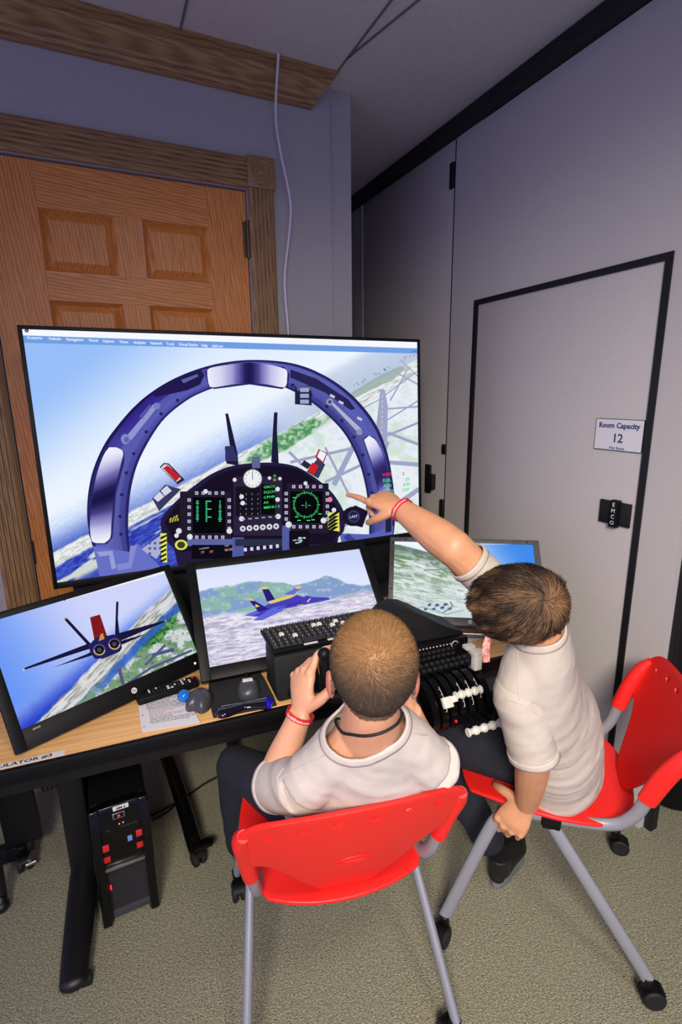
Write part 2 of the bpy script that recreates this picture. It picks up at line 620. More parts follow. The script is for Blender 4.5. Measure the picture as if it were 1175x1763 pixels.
mb.prism([(dy0, 0.002), (dy0, dzt), (dy1, dzt), (dy1, 0.002), (dy1 - s * .7, 0.002), (dy1 - s * .7, dzt - s * .7), (dy0 + s * .72, dzt - s * .7), (dy0 + s * .72, 0.002)], (XR - 0.006, 0, 0), (0, 1, 0), (0, 0, 1), (1, 0, 0), 0.05)
mb.out('seal_frame', M['sealblack'], d2)

# sign and latch on the pass door
hp0 = at_axis(0, XR - 0.012, 743, 829)
MB().box((XR - 0.012, hp0.y, hp0.z), (0.024, 0.05, 0.085), bev=0.003).box((XR - 0.006, hp0.y + 0.04, hp0.z + .01), (0.012, 0.05, 0.16), bev=0.003).out('latch', M['sealblack'], pr)
lt = thing('door_latch', 'black recessed pull latch lettered EMCO on the beige pass door', 'latch', (XR - 0.004, 1.21, 1.165))
B = basis((-1, 0, 0), (0, 0, 1))
MB().box((XR - 0.004, 1.219, 1.163), (0.085, 0.124, 0.008), B, bev=0.002).out('back_plate', M['sealblack'], lt)
MB().box((XR - 0.012, 1.213, 1.163), (0.10, 0.032, 0.022), B, bev=0.004).out('pull_bar', M['black'], lt)
for i, ch in enumerate('EMCO'):
    text_part('letter', ch, 0.021, (XR - 0.0232, 1.213, 1.190 - i * 0.022), (0, -1, 0), (0, 0, 1), M['label'], lt, bold=0.0003)
sg = thing('wall_sign', 'white printed sign reading Room Capacity 12 on the pass door', 'sign', (XR - 0.003, 1.23, 1.39))
ya, yb, za, zb = 1.146, 1.334, 1.386, 1.497
MB().box((XR - 0.002, (ya + yb) / 2, (za + zb) / 2), (0.003, yb - ya, zb - za)).out('border', M['ink'], sg)
MB().box((XR - 0.003, (ya + yb) / 2, (za + zb) / 2), (0.003, yb - ya - 0.004, zb - za - 0.004)).out('sheet', M['paper'], sg)
for s_, h, zz in (('Room Capacity', 0.0255, 1.466), ('12', 0.043, 1.416), ('War Room', 0.013, 1.391)):
    text_part('lettering', s_, h, (XR - 0.0045, (ya + yb) / 2, zz), (0, -1, 0), (0, 0, 1), M['inkblue'], sg, bold=0.0009 if h > .02 else 0.0003)
# cable hanging from the ceiling
pts = [at_axis(1, YD - 0.125, 480, 97)] + [at_axis(1, YD - 0.03, x, y) for x, y in ((475, 195), (483, 260), (500, 345), (499, 395), (491, 470), (492, 515), (497, 580), (500, 700))]
pts[0].z = ZC - 0.001
cbl = MB().tube(pts, 0.0048, 8, 8).out('hanging_cable', M['cable'], loc=tuple(pts[0]))
tag(cbl, 'white cable hanging down the grey wall from the ceiling to the television', 'cable')
# ---------------------------------------------------------------- screens and their pictures
def vnoise(x, y, seed=0):
    xi, yi = np.floor(x).astype(np.int64), np.floor(y).astype(np.int64)
    xf, yf = x - xi, y - yi
    xf, yf = xf * xf * (3 - 2 * xf), yf * yf * (3 - 2 * yf)

    def h(a, b):
        n = (a * 374761393 + b * 668265263 + seed * 1274126177) & 0x7fffffff
        n = ((n ^ (n >> 13)) * 1274126177) & 0x7fffffff
        return ((n ^ (n >> 16)) & 0xffff) / 65535.0
    return (h(xi, yi) * (1 - xf) + h(xi + 1, yi) * xf) * (1 - yf) + (h(xi, yi + 1) * (1 - xf) + h(xi + 1, yi + 1) * xf) * yf


def fbm(x, y, seed=0, o=4):
    t, a, s = 0, 0.5, 0
    for i in range(o):
        t = t + a * vnoise(x * 2 ** i, y * 2 ** i, seed + i)
        s += a
        a *= 0.55
    return t / s


def ss(a, b, x):
    t = np.clip((x - a) / (b - a), 0, 1)
    return t * t * (3 - 2 * t)


def mixc(c0, c1, t):
    return np.asarray(c0, float) * (1 - t[..., None]) + np.asarray(c1, float) * t[..., None]


def lin_np(c):
    c = np.clip(np.asarray(c, float) / 255.0, 0, 1)
    return np.where(c <= 0.04045, c / 12.92, ((c + 0.055) / 1.055) ** 2.4)


class Screen:
    def __init__(self, b, yaw, tilt, w, h):
        self.b = Vector(b)
        self.u = V(math.cos(yaw), math.sin(yaw), 0)
        n0 = V(math.sin(yaw), -math.cos(yaw), 0)
        self.up = V(0, 0, math.cos(tilt)) - n0 * math.sin(tilt)
        self.n = self.u.cross(self.up)
        self.w, self.h = w, h
        self.B = Matrix((self.u, self.up, self.n)).transposed()
        self.V, self.F, self.C = [], [], []
        self.nv = 0
        self.k = 0

    def at(self, s, t, d=0.0):
        return self.b + self.u * s + self.up * t + self.n * d

    def st(self, x, y):
        r = Vector(ray(x, y))
        c = Vector(CAM)
        p = c + r * ((self.b - c).dot(self.n) / r.dot(self.n))
        return ((p - self.b).dot(self.u), (p - self.b).dot(self.up))

    def layer(self):
        self.k += 1

    def add(self, vs, fs, cs):
        """vs: (s,t) list"""
        d = 0.0004 + self.k * 0.00004
        o = self.nv
        self.k += 0.05
        a = np.array(vs, float)
        wv = np.array(self.b)[None] + a[:, :1] * np.array(self.u)[None] + a[:, 1:2] * np.array(self.up)[None] + d * np.array(self.n)[None]
        self.V.append(wv)
        self.C.append(np.array(cs, float))
        self.F += [tuple(i + o for i in f) for f in fs]
        self.nv += len(vs)

    def clip(self, p):
        for ax, lim, sg in ((0, -self.w / 2, 1), (0, self.w / 2, -1), (1, 0, 1), (1, self.h, -1)):
            q = []
            for i in range(len(p)):
                a, b = p[i - 1], p[i]
                da, db = (a[ax] - lim) * sg, (b[ax] - lim) * sg
                if (da >= 0) != (db >= 0):
                    t = da / (da - db)
                    q.append((a[0] + (b[0] - a[0]) * t, a[1] + (b[1] - a[1]) * t))
                if db >= 0:
                    q.append(b)
            p = q
            if not p:
                return p
        return p

    def poly(self, pts, col):
        p = self.clip([self.st(*q) for q in pts])
        if len(p) >= 3:
            self.add(p, [tuple(range(len(p)))], [col] * len(p))

    def strip(self, A, Bp, ca, cb):
        """band between two pixel polylines, colours lists or single"""
        n = len(A)
        ca = [ca] * n if not isinstance(ca, list) else ca
        cb = [cb] * n if not isinstance(cb, list) else cb
        lim = lambda q: (min(max(q[0], -self.w / 2), self.w / 2), min(max(q[1], 0), self.h))
        vs = [lim(self.st(*q)) for q in A] + [lim(self.st(*q)) for q in Bp]
        self.add(vs, [(i, i + 1, n + i + 1, n + i) for i in range(n - 1)], ca + cb)

    def line(self, pts, w, col):
        for a, b in zip(pts[:-1], pts[1:]):
            a, b = np.array(a, float), np.array(b, float)
            t = (b - a) / max(np.linalg.norm(b - a), 1e-6)
            nn = np.array([-t[1], t[0]]) * w / 2
            self.poly([a + nn, b + nn, b - nn, a - nn], col)

    def dot(self, x, y, r, col, ry=None, n=14):
        ry = r if ry is None else ry
        self.poly([(x + r * math.cos(t), y + ry * math.sin(t)) for t in np.linspace(0, 2 * math.pi, n, endpoint=False)], col)

    def box(self, x0, y0, x1, y1, col):
        self.poly([(x0, y0), (x1, y0), (x1, y1), (x0, y1)], col)

    def text(self, s, x, y, hpx, col, bold=0.0, x2=None):
        s0, t0 = self.st(x, y)
        s1, t1 = self.st(x, y - hpx)
        vs, fs = text_geo(s, abs(t1 - t0) * 1.35, 'LEFT', bold)
        k = 1.0
        if x2 is not None:
            wd = max(v[0] for v in vs)
            k = (self.st(x2, y)[0] - s0) / wd
        self.add([(s0 + v[0] * k, t0 + v[1]) for v in vs], fs, [col] * len(vs))

    def background(self, nx, ny, fn):
        s = np.linspace(-self.w / 2, self.w / 2, nx)
        t = np.linspace(0, self.h, ny)
        S, Tt = np.meshgrid(s, t)
        P = np.array(self.b)[None, None] + S[..., None] * np.array(self.u) + Tt[..., None] * np.array(self.up) - CAM
        q = P @ CM.T
        X = IW / 2 + FPX * q[..., 0] / q[..., 2]
        Y = IH / 2 - FPX * q[..., 1] / q[..., 2]
        C = fn(X, Y)
        i = np.arange((ny - 1) * nx).reshape(ny - 1, nx)[:, :-1].ravel()
        self.add(np.stack([S.ravel(), Tt.ravel()], 1), np.stack([i, i + 1, i + nx + 1, i + nx], 1).tolist(), C.reshape(-1, 3))
        self.k += 1

    def finish(self, parent):
        me = bpy.data.meshes.new('screen_picture')
        me.from_pydata(np.concatenate(self.V).tolist(), [], self.F)
        a = me.color_attributes.new('Col', 'FLOAT_COLOR', 'POINT')
        c = lin_np(np.concatenate(self.C))
        a.data.foreach_set('color', np.concatenate([c, np.ones((len(c), 1))], 1).ravel())
        o = link_mesh('screen_picture', me, M['screen'], parent)
        return o

    def casing(self, parent, l, r, b, t, depth, mat, bevel=0.004, front=0.004, bezel_mat=None):
        """closed body behind the glass plus a bezel of four bars around it"""
        w, h = self.w, self.h
        MB().box(self.at((r - l) / 2, h / 2 + (t - b) / 2, -depth / 2 - 0.0005), (w + l + r, h + b + t, depth), self.B, bev=bevel).out('casing', mat, parent)
        mb = MB()
        f = front
        bars = [((-w / 2 - l / 2, (h + t - b) / 2), (l, h + t + b)), ((w / 2 + r / 2, (h + t - b) / 2), (r, h + t + b)),
                ((0, -b / 2), (w, b)), ((0, h + t / 2), (w, t))]
        for (c, s) in bars:
            mb.box(self.at(c[0], c[1], f / 2), (s[0], s[1], f), self.B, bev=min(0.0012, f / 3))
        mb.out('bezel', bezel_mat or mat, parent)


# ---- television
tv = Screen((0.557, 1.93, 0.974), -0.007, 0.057, 1.476, 0.836)
TV = thing('television', 'large black television showing a cockpit view, mounted behind the smaller screens', 'television', (0.557, 1.97, 0.96))
tv.casing(TV, 0.013, 0.013, 0.022, 0.012, 0.045, M['black'])


def tv_bg(X, Y):
    s = Y + 0.53 * (X - 400)
    sky = mixc((150, 190, 248), (226, 238, 255), ss(420, 640, s + 0.25 * (X - 300)))
    sky = mixc(sky, (240, 246, 255), ss(620, 740, s))
    n1 = fbm(X / 26, Y / 12, 3)
    n2 = fbm((X + 0.55 * Y) / 5, (s) / 2.2, 9)
    sea = mixc((214, 228, 254), (96, 124, 208), ss(735, 812, s)) * (1 - ss(215, 150, X)[..., None] * np.array((.34, .30, .10)) * ss(740, 800, s)[..., None])
    sea = sea + (n2[..., None] - 0.5) * 26
    rl = ss(430, 560, X)                     # the right half is land
    c = mixc(sky, sea, ss(712, 745, s) * (1 - rl))
    hz = mixc((214, 226, 244), (188, 202, 226), ss(700, 790, s + 14 * n1))
    c = np.where((rl * ss(716, 740, s))[..., None] > 0, mixc(c, hz, rl * ss(716, 740, s)), c)
    # beach and shallow strips
    beach = ss(786, 790, s + 5 * (n1 - .5)) * (1 - ss(812, 818, s + 6 * (n1 - .5)))
    bc = mixc((236, 238, 240), (176, 186, 176), ss(0.45, 0.7, fbm(X / 9, s / 2.0, 5)))
    c = mixc(c, bc, beach)
    land = ss(812, 818, s + 6 * (n1 - .5))
    f = fbm(X / 22, Y / 18, 21)
    g = fbm(X / 7, Y / 6, 31)
    lc = mixc((232, 239, 244), (206, 226, 214), ss(0.45, 0.7, f))
    lc = mixc(lc, (222, 226, 240), ss(0.5, 0.75, g))
    c = mixc(c, lc, land * ss(330, 380, X))
    # lagoon on the left
    lag = land * (1 - ss(330, 380, X))
    lg = mixc((40, 52, 170), (74, 96, 196), ss(0.3, 0.7, n2))
    st = ss(0.52, 0.60, fbm(X / 60, (s - 812) / 16.0, 41))
    lg = mixc(lg, (206, 214, 206), st * ss(815, 822, s) * (1 - ss(850, 862, s)))
    c = mixc(c, lg, lag)
    # woods
    wd = np.exp(-((X - 490) / 74) ** 2 - ((s - 806) / 17) ** 2)
    wood_ = ss(0.30, 0.5, wd * (0.5 + f))
    wc = mixc((70, 136, 78), (170, 212, 176), ss(0.35, 0.7, fbm(X / 5, Y / 4, 51)))
    c = mixc(c, wc, wood_ * 0.9)
    wd2 = np.exp(-((X - 648) / 60) ** 2 - ((s - 790) / 9) ** 2)
    c = mixc(c, (150, 172, 164), ss(0.3, 0.55, wd2 * (0.5 + f)) * 0.8)
    return np.clip(c, 0, 255)


tv.background(420, 240, tv_bg)
# title bar and menu
tv.poly([(30, 555), (725, 585), (725, 600), (30, 577)], (246, 248, 255))
tv.layer()
tv.poly([(30, 577), (725, 600), (725, 609), (30, 590)], (112, 158, 226))
tv.layer()
tv.dot(46, 569, 3.6, (52, 60, 120))
tv.text('M', 44.6, 570.5, 2.4, (230, 230, 250))
for w_, x, x2 in (('Scenario', 47, 73), ('Vehicle', 84, 105), ('Navigation', 114, 144), ('World', 153, 169), ('Options', 177, 197), ('Views', 206, 221), ('Analysis', 230, 251), ('Network', 259, 280), ('Tools', 287, 300), ('Virtual Reality', 308, 341), ('Help', 347, 358), ('Add-ons', 365, 384)):
    tv.text(w_, x, 583.5 + (x - 47) * 0.045, 5.2, (244, 248, 255), 0.0002, x2)
tv.layer()
# airfield
ROAD = (160, 164, 198)
for pl in ([(655, 671), (663, 671), (668, 700), (667, 762), (645, 762), (652, 700)],):
    tv.poly(pl, ROAD)
for pts, w_ in (([(720, 700), (668, 704)], 3), ([(720, 728), (662, 752)], 4), ([(720, 765), (668, 745)], 5), ([(668, 760), (655, 795), (722, 800)], 7), ([(640, 740), (720, 690)], 2.5),
                ([(612, 762), (575, 835)], 9), ([(606, 772), (500, 796)], 5), ([(498, 778), (520, 800)], 5), ([(700, 640), (672, 690)], 2.5), ([(680, 640), (720, 662)], 2.5),
                ([(560, 830), (640, 792)], 5), ([(670, 878), (722, 842)], 8), ([(590, 905), (640, 880)], 8), ([(560, 770), (600, 850)], 4), ([(690, 620), (722, 650)], 2), ([(620, 705), (650, 690), (718, 640)], 2)):
    tv.line(pts, w_, ROAD)
tv.layer()
for i in range(9):
    y = 680 + i * 9
    tv.line([(659 - i * 0.15, y), (658.6 - i * 0.15, y + 4)], 1.0, (230, 230, 245))
for i in range(26):
    x, y = 605 + RNG.random() * 115, 655 + RNG.random() * 20
    s_ = 770 - 0.53 * (x - 400) + RNG.random() * 8
    tv.dot(x, s_, 1.2, (70, 78, 82), 0.8, 6)
tv.layer()


def spl(pts, n=6):
    return [(p.x, p.y) for p in crom([V(a, b, 0) for a, b in pts], n)]


OUT = spl([(174, 985), (158, 935), (150, 885), (156, 825), (176, 772), (204, 731), (242, 690), (290, 657), (345, 634), (400, 622), (455, 620), (510, 627), (560, 647), (606, 680), (644, 725), (666, 775), (677, 832), (681, 880), (678, 925)])
INN = spl([(232, 985), (223, 935), (221, 890), (227, 835), (243, 785), (278, 727), (318, 692), (352, 674), (390, 662), (430, 657), (472, 661), (515, 679), (556, 708), (592, 745), (616, 790), (629, 835), (635, 880), (636, 925)])
m_ = len(INN)
OUT = [OUT[int(i * (len(OUT) - 1) / (m_ - 1))] for i in range(m_)]


def band(a, b):
    return [(o[0] + (i[0] - o[0]) * a, o[1] + (i[1] - o[1]) * a) for o, i in zip(OUT, INN)], [(o[0] + (i[0] - o[0]) * b, o[1] + (i[1] - o[1]) * b) for o, i in zip(OUT, INN)]


def ringcol(c0, c1, c2):
    """left, top-left, right"""
    r = []
    for i in range(m_):
        t = i / (m_ - 1)
        k = math.exp(-((t - 0.33) / 0.13) ** 2)
        k2 = max(0, (t - 0.5) * 2)
        r.append(tuple(c0[j] * (1 - k) * (1 - k2) + c1[j] * k + c2[j] * k2 * (1 - k) for j in range(3)))
    return r


for a, b, ca, cb in ((0, .10, ringcol((30, 26, 78), (26, 20, 70), (34, 30, 84)), ringcol((46, 44, 112), (34, 26, 92), (44, 40, 104))),
                     (.10, .45, ringcol((92, 98, 182), (46, 34, 128), (82, 84, 160)), ringcol((98, 104, 190), (58, 46, 150), (86, 90, 172))),
                     (.45, .78, ringcol((94, 98, 178), (84, 84, 170), (84, 86, 160)), ringcol((84, 86, 160), (92, 94, 178), (76, 78, 150))),
                     (.78, .93, ringcol((70, 72, 150), (84, 88, 176), (64, 64, 140)), ringcol((60, 62, 140), (70, 74, 160), (56, 56, 128))),
                     (.93, 1.0, ringcol((34, 30, 84), (40, 36, 100), (36, 32, 90)), ringcol((44, 42, 104), (40, 36, 104), (40, 36, 96)))):
    A_, B_ = band(a, b)
    tv.strip(A_, B_, ca, cb)
tv.layer()
for i in range(4, m_ - 4, 4):
    if abs(i / m_ - 0.5) < 0.12:
        continue
    A_, _ = band(.80, 1)
    tv.dot(A_[i][0], A_[i][1], 3.0, (40, 36, 84))
tv.layer()
# dark upper-left lug, handles, brackets
tv.poly([(262, 678), (300, 654), (345, 636), (352, 646), (345, 662), (322, 672), (268, 684)], (34, 26, 76))
tv.poly([(500, 636), (545, 652), (600, 688), (612, 704), (604, 706), (560, 676), (500, 650)], (40, 36, 84))
tv.layer()
tv.poly([(312, 654), (340, 644), (342, 648), (316, 660)], (96, 98, 160))
tv.poly([(217, 752), (264, 696), (274, 698), (268, 705), (226, 758)], (146, 150, 206))
tv.poly([(240, 716), (258, 696), (262, 699), (244, 722)], (84, 84, 168))
tv.dot(216, 756, 8, (132, 136, 196), 9)
tv.dot(270, 699, 6, (120, 126, 190))
tv.poly([(565, 690), (573, 692), (622, 738), (622, 746), (614, 742)], (176, 178, 208))
tv.dot(568, 692, 6, (150, 152, 190))
tv.dot(619, 744, 5.5, (140, 142, 184))
tv.layer()
tv.dot(218, 757, 4, (96, 98, 170), 5)
tv.dot(568, 692, 3, (70, 68, 120))
for x, y in ((573, 681), (588, 692), (620, 720)):
    tv.poly([(x - 4, y - 3), (x + 4, y + 1), (x + 3, y + 5), (x - 5, y + 1)], (206, 206, 226))
# three-lamp block on the bow
tv.poly([(508, 666), (536, 664), (537, 698), (508, 696)], (34, 32, 70))
tv.layer()
tv.poly([(511, 666), (535, 665), (536, 672), (512, 673)], (96, 98, 140))
for k in range(3):
    tv.box(517, 668 + k * 10, 532, 675 + k * 10, (158, 166, 206))
# bright mirrors on the bow, each white-dark-white
def mirror(A_, B_, dark):
    n = len(A_)
    cs = []
    for i in range(n):
        t = i / (n - 1)
        k = math.exp(-((t - 0.5) / 0.10) ** 2)
        k2 = math.exp(-((t - 0.5) / 0.19) ** 2)
        a = np.array((240, 240, 252)) * (1 - k2) + np.array((92, 84, 190)) * k2
        cs.append(tuple(a * (1 - k) + np.array(dark) * k))
    tv.strip(A_, B_, list(cs), list(cs))


def rs(pts, n=25):
    p = spl(pts, 10)
    return [p[int(i * (len(p) - 1) / (n - 1))] for i in range(n)]


tv.layer()
rim = (44, 40, 104)
tv.poly([(182, 768), (198, 768), (214, 778), (214, 796), (200, 850), (194, 925), (184, 937), (160, 937), (153, 920), (154, 880), (163, 815)], rim)
tv.poly([(353, 640), (362, 630), (430, 624), (490, 632), (499, 644), (496, 664), (486, 670), (430, 662), (368, 670), (358, 662)], rim)
tv.poly([(625, 756), (632, 750), (644, 752), (664, 790), (673, 832), (671, 874), (656, 878), (652, 850), (640, 802)], rim)
tv.layer()
mirror(rs([(188, 770), (178, 785), (166, 820), (158, 865), (155, 905), (158, 930), (166, 935)]), rs([(200, 770), (212, 778), (208, 800), (197, 850), (192, 900), (190, 925), (180, 935)]), (26, 20, 66))
mirror(rs([(357, 645), (361, 634), (400, 627), (430, 625), (460, 627), (490, 635), (495, 642)]), rs([(359, 660), (366, 667), (400, 662), (430, 660), (460, 662), (488, 667), (494, 660)]), (30, 22, 76))
mirror(rs([(636, 750), (648, 760), (662, 790), (670, 830), (671, 860), (668, 873)]), rs([(627, 757), (632, 772), (642, 803), (652, 845), (654, 865), (658, 876)]), (42, 36, 92))
tv.layer()
# side sills
tv.poly([(160, 940), (190, 945), (222, 950), (235, 935), (276, 975), (278, 985), (172, 992)], (104, 112, 196))
tv.poly([(585, 918), (636, 920), (678, 905), (676, 922), (590, 945)], (92, 98, 186))
tv.layer()
tv.poly([(166, 950), (194, 948), (200, 978), (192, 980), (188, 956), (172, 958)], (150, 158, 214))
tv.poly([(200, 972), (222, 968), (224, 940), (236, 938), (226, 978), (204, 982)], (132, 138, 204))
tv.poly([(244, 945), (276, 922), (284, 940), (270, 962), (252, 952)], (170, 176, 214))
for i in range(7):
    tv.dot(258 + (i % 3) * 9, 935 + (i // 3) * 9, 2.6, (90, 94, 150))
tv.poly([(592, 925), (600, 918), (630, 945), (600, 935)], (60, 62, 140))
tv.poly([(664, 885), (674, 885), (674, 915), (664, 917)], (36, 34, 60))
# windscreen posts
tv.poly([(388, 712), (393, 712), (409, 780), (411, 802), (390, 798), (387, 770), (396, 768)], (30, 28, 56))
tv.poly([(472, 710), (478, 710), (477, 740), (480, 798), (467, 796), (470, 740)], (30, 28, 56))
tv.poly([(388, 768), (402, 768), (410, 794), (388, 794)], (52, 52, 100))
tv.layer()
# instrument coaming and panel
tv.poly(spl([(276, 902), (282, 886), (304, 862), (332, 838), (366, 815), (400, 802), (440, 797), (478, 797), (512, 804), (545, 824), (572, 848), (590, 876), (596, 896)], 4) + [(592, 915), (583, 925), (575, 975), (310, 992), (300, 945), (280, 925)], (36, 28, 62))
tv.layer()
tv.poly(spl([(283, 900), (306, 868), (340, 842), (380, 815), (430, 804), (480, 803), (520, 812), (560, 845), (585, 885), (583, 915)], 3) + [(575, 935), (310, 950), (300, 930)], (24, 17, 38))
for x0, y0, x1, y1, c in ((434, 786, 448, 806, (96, 100, 150)), (402, 820, 486, 922, (44, 34, 60)), (310, 846, 398, 930, (36, 26, 46)), (494, 832, 566, 918, (36, 27, 46)),
                          (322, 928, 400, 940, (92, 100, 160)), (400, 925, 420, 985, (80, 90, 160)), (486, 905, 500, 960, (84, 92, 160)), (498, 914, 532, 945, (18, 14, 26)), (405, 928, 486, 940, (44, 48, 70)),
                          (330, 938, 400, 962, (14, 12, 22))):
    tv.box(x0, y0, x1, y1, c)
tv.layer()
tv.box(332, 856, 388, 918, (6, 8, 12))
tv.box(500, 846, 556, 900, (8, 8, 14))
tv.box(406, 838, 448, 888, (22, 18, 30))
tv.box(450, 834, 474, 886, (8, 12, 14))
# lamps and boxes on the coaming
tv.poly([(275, 804), (282, 797), (291, 798), (318, 826), (306, 834)], (40, 34, 54))
tv.poly([(262, 858), (285, 834), (296, 838), (312, 842), (274, 880)], (58, 58, 96))
tv.poly([(518, 800), (524, 792), (536, 800), (530, 808)], (44, 40, 60))
tv.poly([(528, 812), (548, 788), (560, 800), (548, 824)], (56, 58, 90))
tv.layer()
tv.poly([(277, 805), (283, 799), (290, 800), (312, 824), (304, 830)], (206, 210, 222))
tv.layer()
tv.poly([(281, 806), (289, 801), (311, 820), (303, 829)], (190, 34, 48))
for pl in ([(264, 857), (275, 846), (283, 855), (272, 864)], [(277, 845), (287, 836), (296, 845), (284, 854)]):
    tv.poly(pl, (214, 214, 234))
tv.poly([(530, 810), (538, 796), (549, 802), (540, 818)], (206, 34, 40))
tv.poly([(543, 786), (549, 773), (564, 780), (557, 798), (546, 792)], (150, 40, 52))
tv.layer()
tv.poly([(546, 786), (551, 775), (562, 781), (556, 795)], (240, 240, 248))
# yellow and black stripes
tv.poly([(276, 918), (287, 918), (288, 968), (278, 968)], (228, 230, 80))
tv.poly([(564, 882), (584, 882), (585, 915), (565, 912)], (228, 226, 90))
tv.dot(312, 938, 11, (222, 226, 90), 9)
tv.poly([(292, 893), (306, 886), (308, 896), (292, 900)], (190, 180, 60))
tv.layer()
for k in range(6):
    tv.poly([(276, 925 + k * 8), (287, 920 + k * 8), (287, 923 + k * 8), (277, 929 + k * 8)], (26, 24, 30))
for k in range(5):
    tv.poly([(565, 890 + k * 6), (576 + 0 * k, 882 + k * 6), (584, 884 + k * 6 - 2), (565, 894 + k * 6 + 1)], (26, 24, 30))
tv.dot(312, 938, 7, (60, 60, 44), 6)
for k in range(3):
    tv.line([(294 + k * 4, 899), (299 + k * 4, 888)], 1.6, (24, 22, 30))
# clock, green readouts
tv.dot(435, 824, 16.5, (160, 164, 170))
tv.layer()
tv.dot(435, 824, 15, (236, 240, 240), n=24)
tv.layer()
for k in range(12):
    a = k * math.pi / 6
    tv.line([(435 + 11 * math.cos(a), 824 + 11 * math.sin(a)), (435 + 13.5 * math.cos(a), 824 + 13.5 * math.sin(a))], 1, (80, 84, 90))
tv.line([(435, 826), (434.6, 813)], 1.1, (40, 40, 50))
GRN = (70, 235, 120)
for i, s_ in enumerate(('GRCV', 'SQCH', 'CPHR', 'AA', 'MENU 2')):
    tv.text(s_, 454, 841 + i * 8.8, 4.6, GRN, 0.0001, 454 + (20 if i in (0, 1, 2) else (9 if i == 3 else 28)))
for cx in (340, 360, 379):
    for i in range(11):
        w_ = (1.5 + 5 * RNG.random()) if cx != 360 else (3 if i % 4 else 10)
        x0 = cx - (w_ / 2 if cx != 360 else 6)
        y0 = 862 + i * 3.4
        tv.box(x0, y0, x0 + w_, y0 + 1.8, (60, 225, 150))
for k in range(44):
    a = k * 2 * math.pi / 44
    r0, r1 = (19.5, 22.5) if k % 4 else (18.5, 24)
    tv.line([(527 + r0 * math.cos(a), 869 + r0 * math.sin(a)), (527 + r1 * math.cos(a), 869 + r1 * math.sin(a))], 1.1, GRN)
tv.line([(527, 864), (527, 875)], 0.9, GRN)
tv.line([(519, 870), (524, 870)], 0.9, GRN)
tv.line([(530, 870), (535, 870)], 0.9, GRN)
for x, y in ((504, 856), (508, 889), (528, 895), (536, 894), (548, 884), (512, 895)):
    tv.box(x, y, x + 6, y + 1.6, GRN)
# keys around the displays
KEY = (196, 202, 222)
for (x0, y0, w_, h_) in ((332, 852, 56, 66), (499, 841, 58, 59)):
    for k in range(5):
        for (x, y) in ((x0 + 4 + k * w_ / 5, y0 - 6), (x0 + 4 + k * w_ / 5, y0 + h_ + 4), (x0 - 9, y0 + 6 + k * h_ / 5.4), (x0 + w_ + 4, y0 + 6 + k * h_ / 5.4)):
            tv.box(x, y, x + 5.5, y + 5.5, KEY)
            tv.layer()
            tv.box(x + 1.2, y + 1.2, x + 4.3, y + 4.3, (120, 126, 150))
            tv.k -= 1
for x, y, r in ((327, 924, 5), (395, 914, 5), (354, 846, 4), (497, 903, 5.5), (557, 896, 5), (526, 832, 3.5), (416, 855, 4), (478, 842, 4), (478, 860, 4), (418, 866, 4), (416, 893, 4.5), (479, 889, 4.5), (464, 823, 3), (482, 824, 3), (404, 826, 3.5), (308, 914, 5), (304, 922, 4), (575, 878, 4)):
    tv.dot(x, y, r, (222, 224, 232))
tv.dot(568, 860, 4.5, (232, 130, 160))
tv.dot(473, 826, 3, (120, 120, 60))
tv.dot(473, 819, 2.5, (70, 150, 80))
for k in range(6):
    tv.dot(418 + k * 11.5, 910 - k * 0.8, 5, (218, 220, 228))
    tv.box(416 + k * 11.5, 893 - k, 422 + k * 11.5, 895 - k, (170, 172, 190))
    tv.box(420 + k * 11, 943 - k * 1.2, 425 + k * 11, 949 - k * 1.2, (214, 216, 228))
tv.layer()
for k in range(6):
    tv.dot(418 + k * 11.5, 910 - k * 0.8, 2.2, (90, 90, 104))
for r_ in range(5):
    for c_ in range(4):
        tv.text('147*258E369#0-+8'[r_ + 4 * c_ % 12 if r_ + 4 * c_ % 12 < 16 else 0], 413 + c_ * 10, 852 + r_ * 8.5, 3, (190, 190, 205))
for k in range(16):
    a, r_ = RNG.random() * 6.28, RNG.random() * 11
    tv.line([(514 + r_ * math.cos(a), 930 + r_ * math.sin(a) * .8), (518 + r_ * math.cos(a), 931 + r_ * math.sin(a) * .8)], 1.2, (200, 220, 235))
tv.text('59', 346, 953, 4.5, (240, 130, 120))
tv.text('59', 361, 952, 4.5, (240, 130, 120))
tv.text('05101', 387, 949, 4.5, (240, 180, 170))
tv.text('L ENGINE R', 343, 946, 2.4, (220, 220, 230))
tv.text('FUEL', 387, 941, 2.4, (220, 220, 230))
tv.dot(608, 889, 19, (26, 20, 44), 17)
tv.layer()
tv.poly([(590, 880), (612, 870), (634, 880), (624, 908), (600, 902)], (26, 20, 44))
tv.layer()
tv.dot(609, 889, 10.5, (64, 66, 108))
tv.layer()
tv.dot(609, 889, 8.5, (36, 34, 70))
tv.layer()
tv.text('LAST', 602, 892, 4.4, (210, 220, 246), 0.0002, 616)
for s_, x, y, c_ in (('WIRE', 658, 820, (232, 44, 56)), ('FUEL', 659, 830, (60, 220, 130)), ('AOA', 660, 839, (60, 220, 130)), ('ALTE', 664, 849, (60, 220, 130)), ('2', 693, 818, (232, 44, 56)), ('59', 698, 828, (60, 220, 130)), ('8.00', 694, 837, (60, 220, 130)), ('0.87', 694, 846, (60, 220, 130))):
    tv.text(s_, x, y, 5.6, c_, 0.0004)
tv.finish(TV)

# ---- monitor on the left: jet from behind over a coast
m1 = Screen((-0.019, 1.478, 0.785), 0.42, 0.575, 0.514, 0.289)
MON1 = thing('monitor', 'black widescreen monitor at the left desk end showing a jet seen from behind', 'monitor', (-0.02, 1.5, 0.73), 'desk monitors')
m1.casing(MON1, 0.026, 0.024, 0.052, 0.018, 0.018, M['black'])


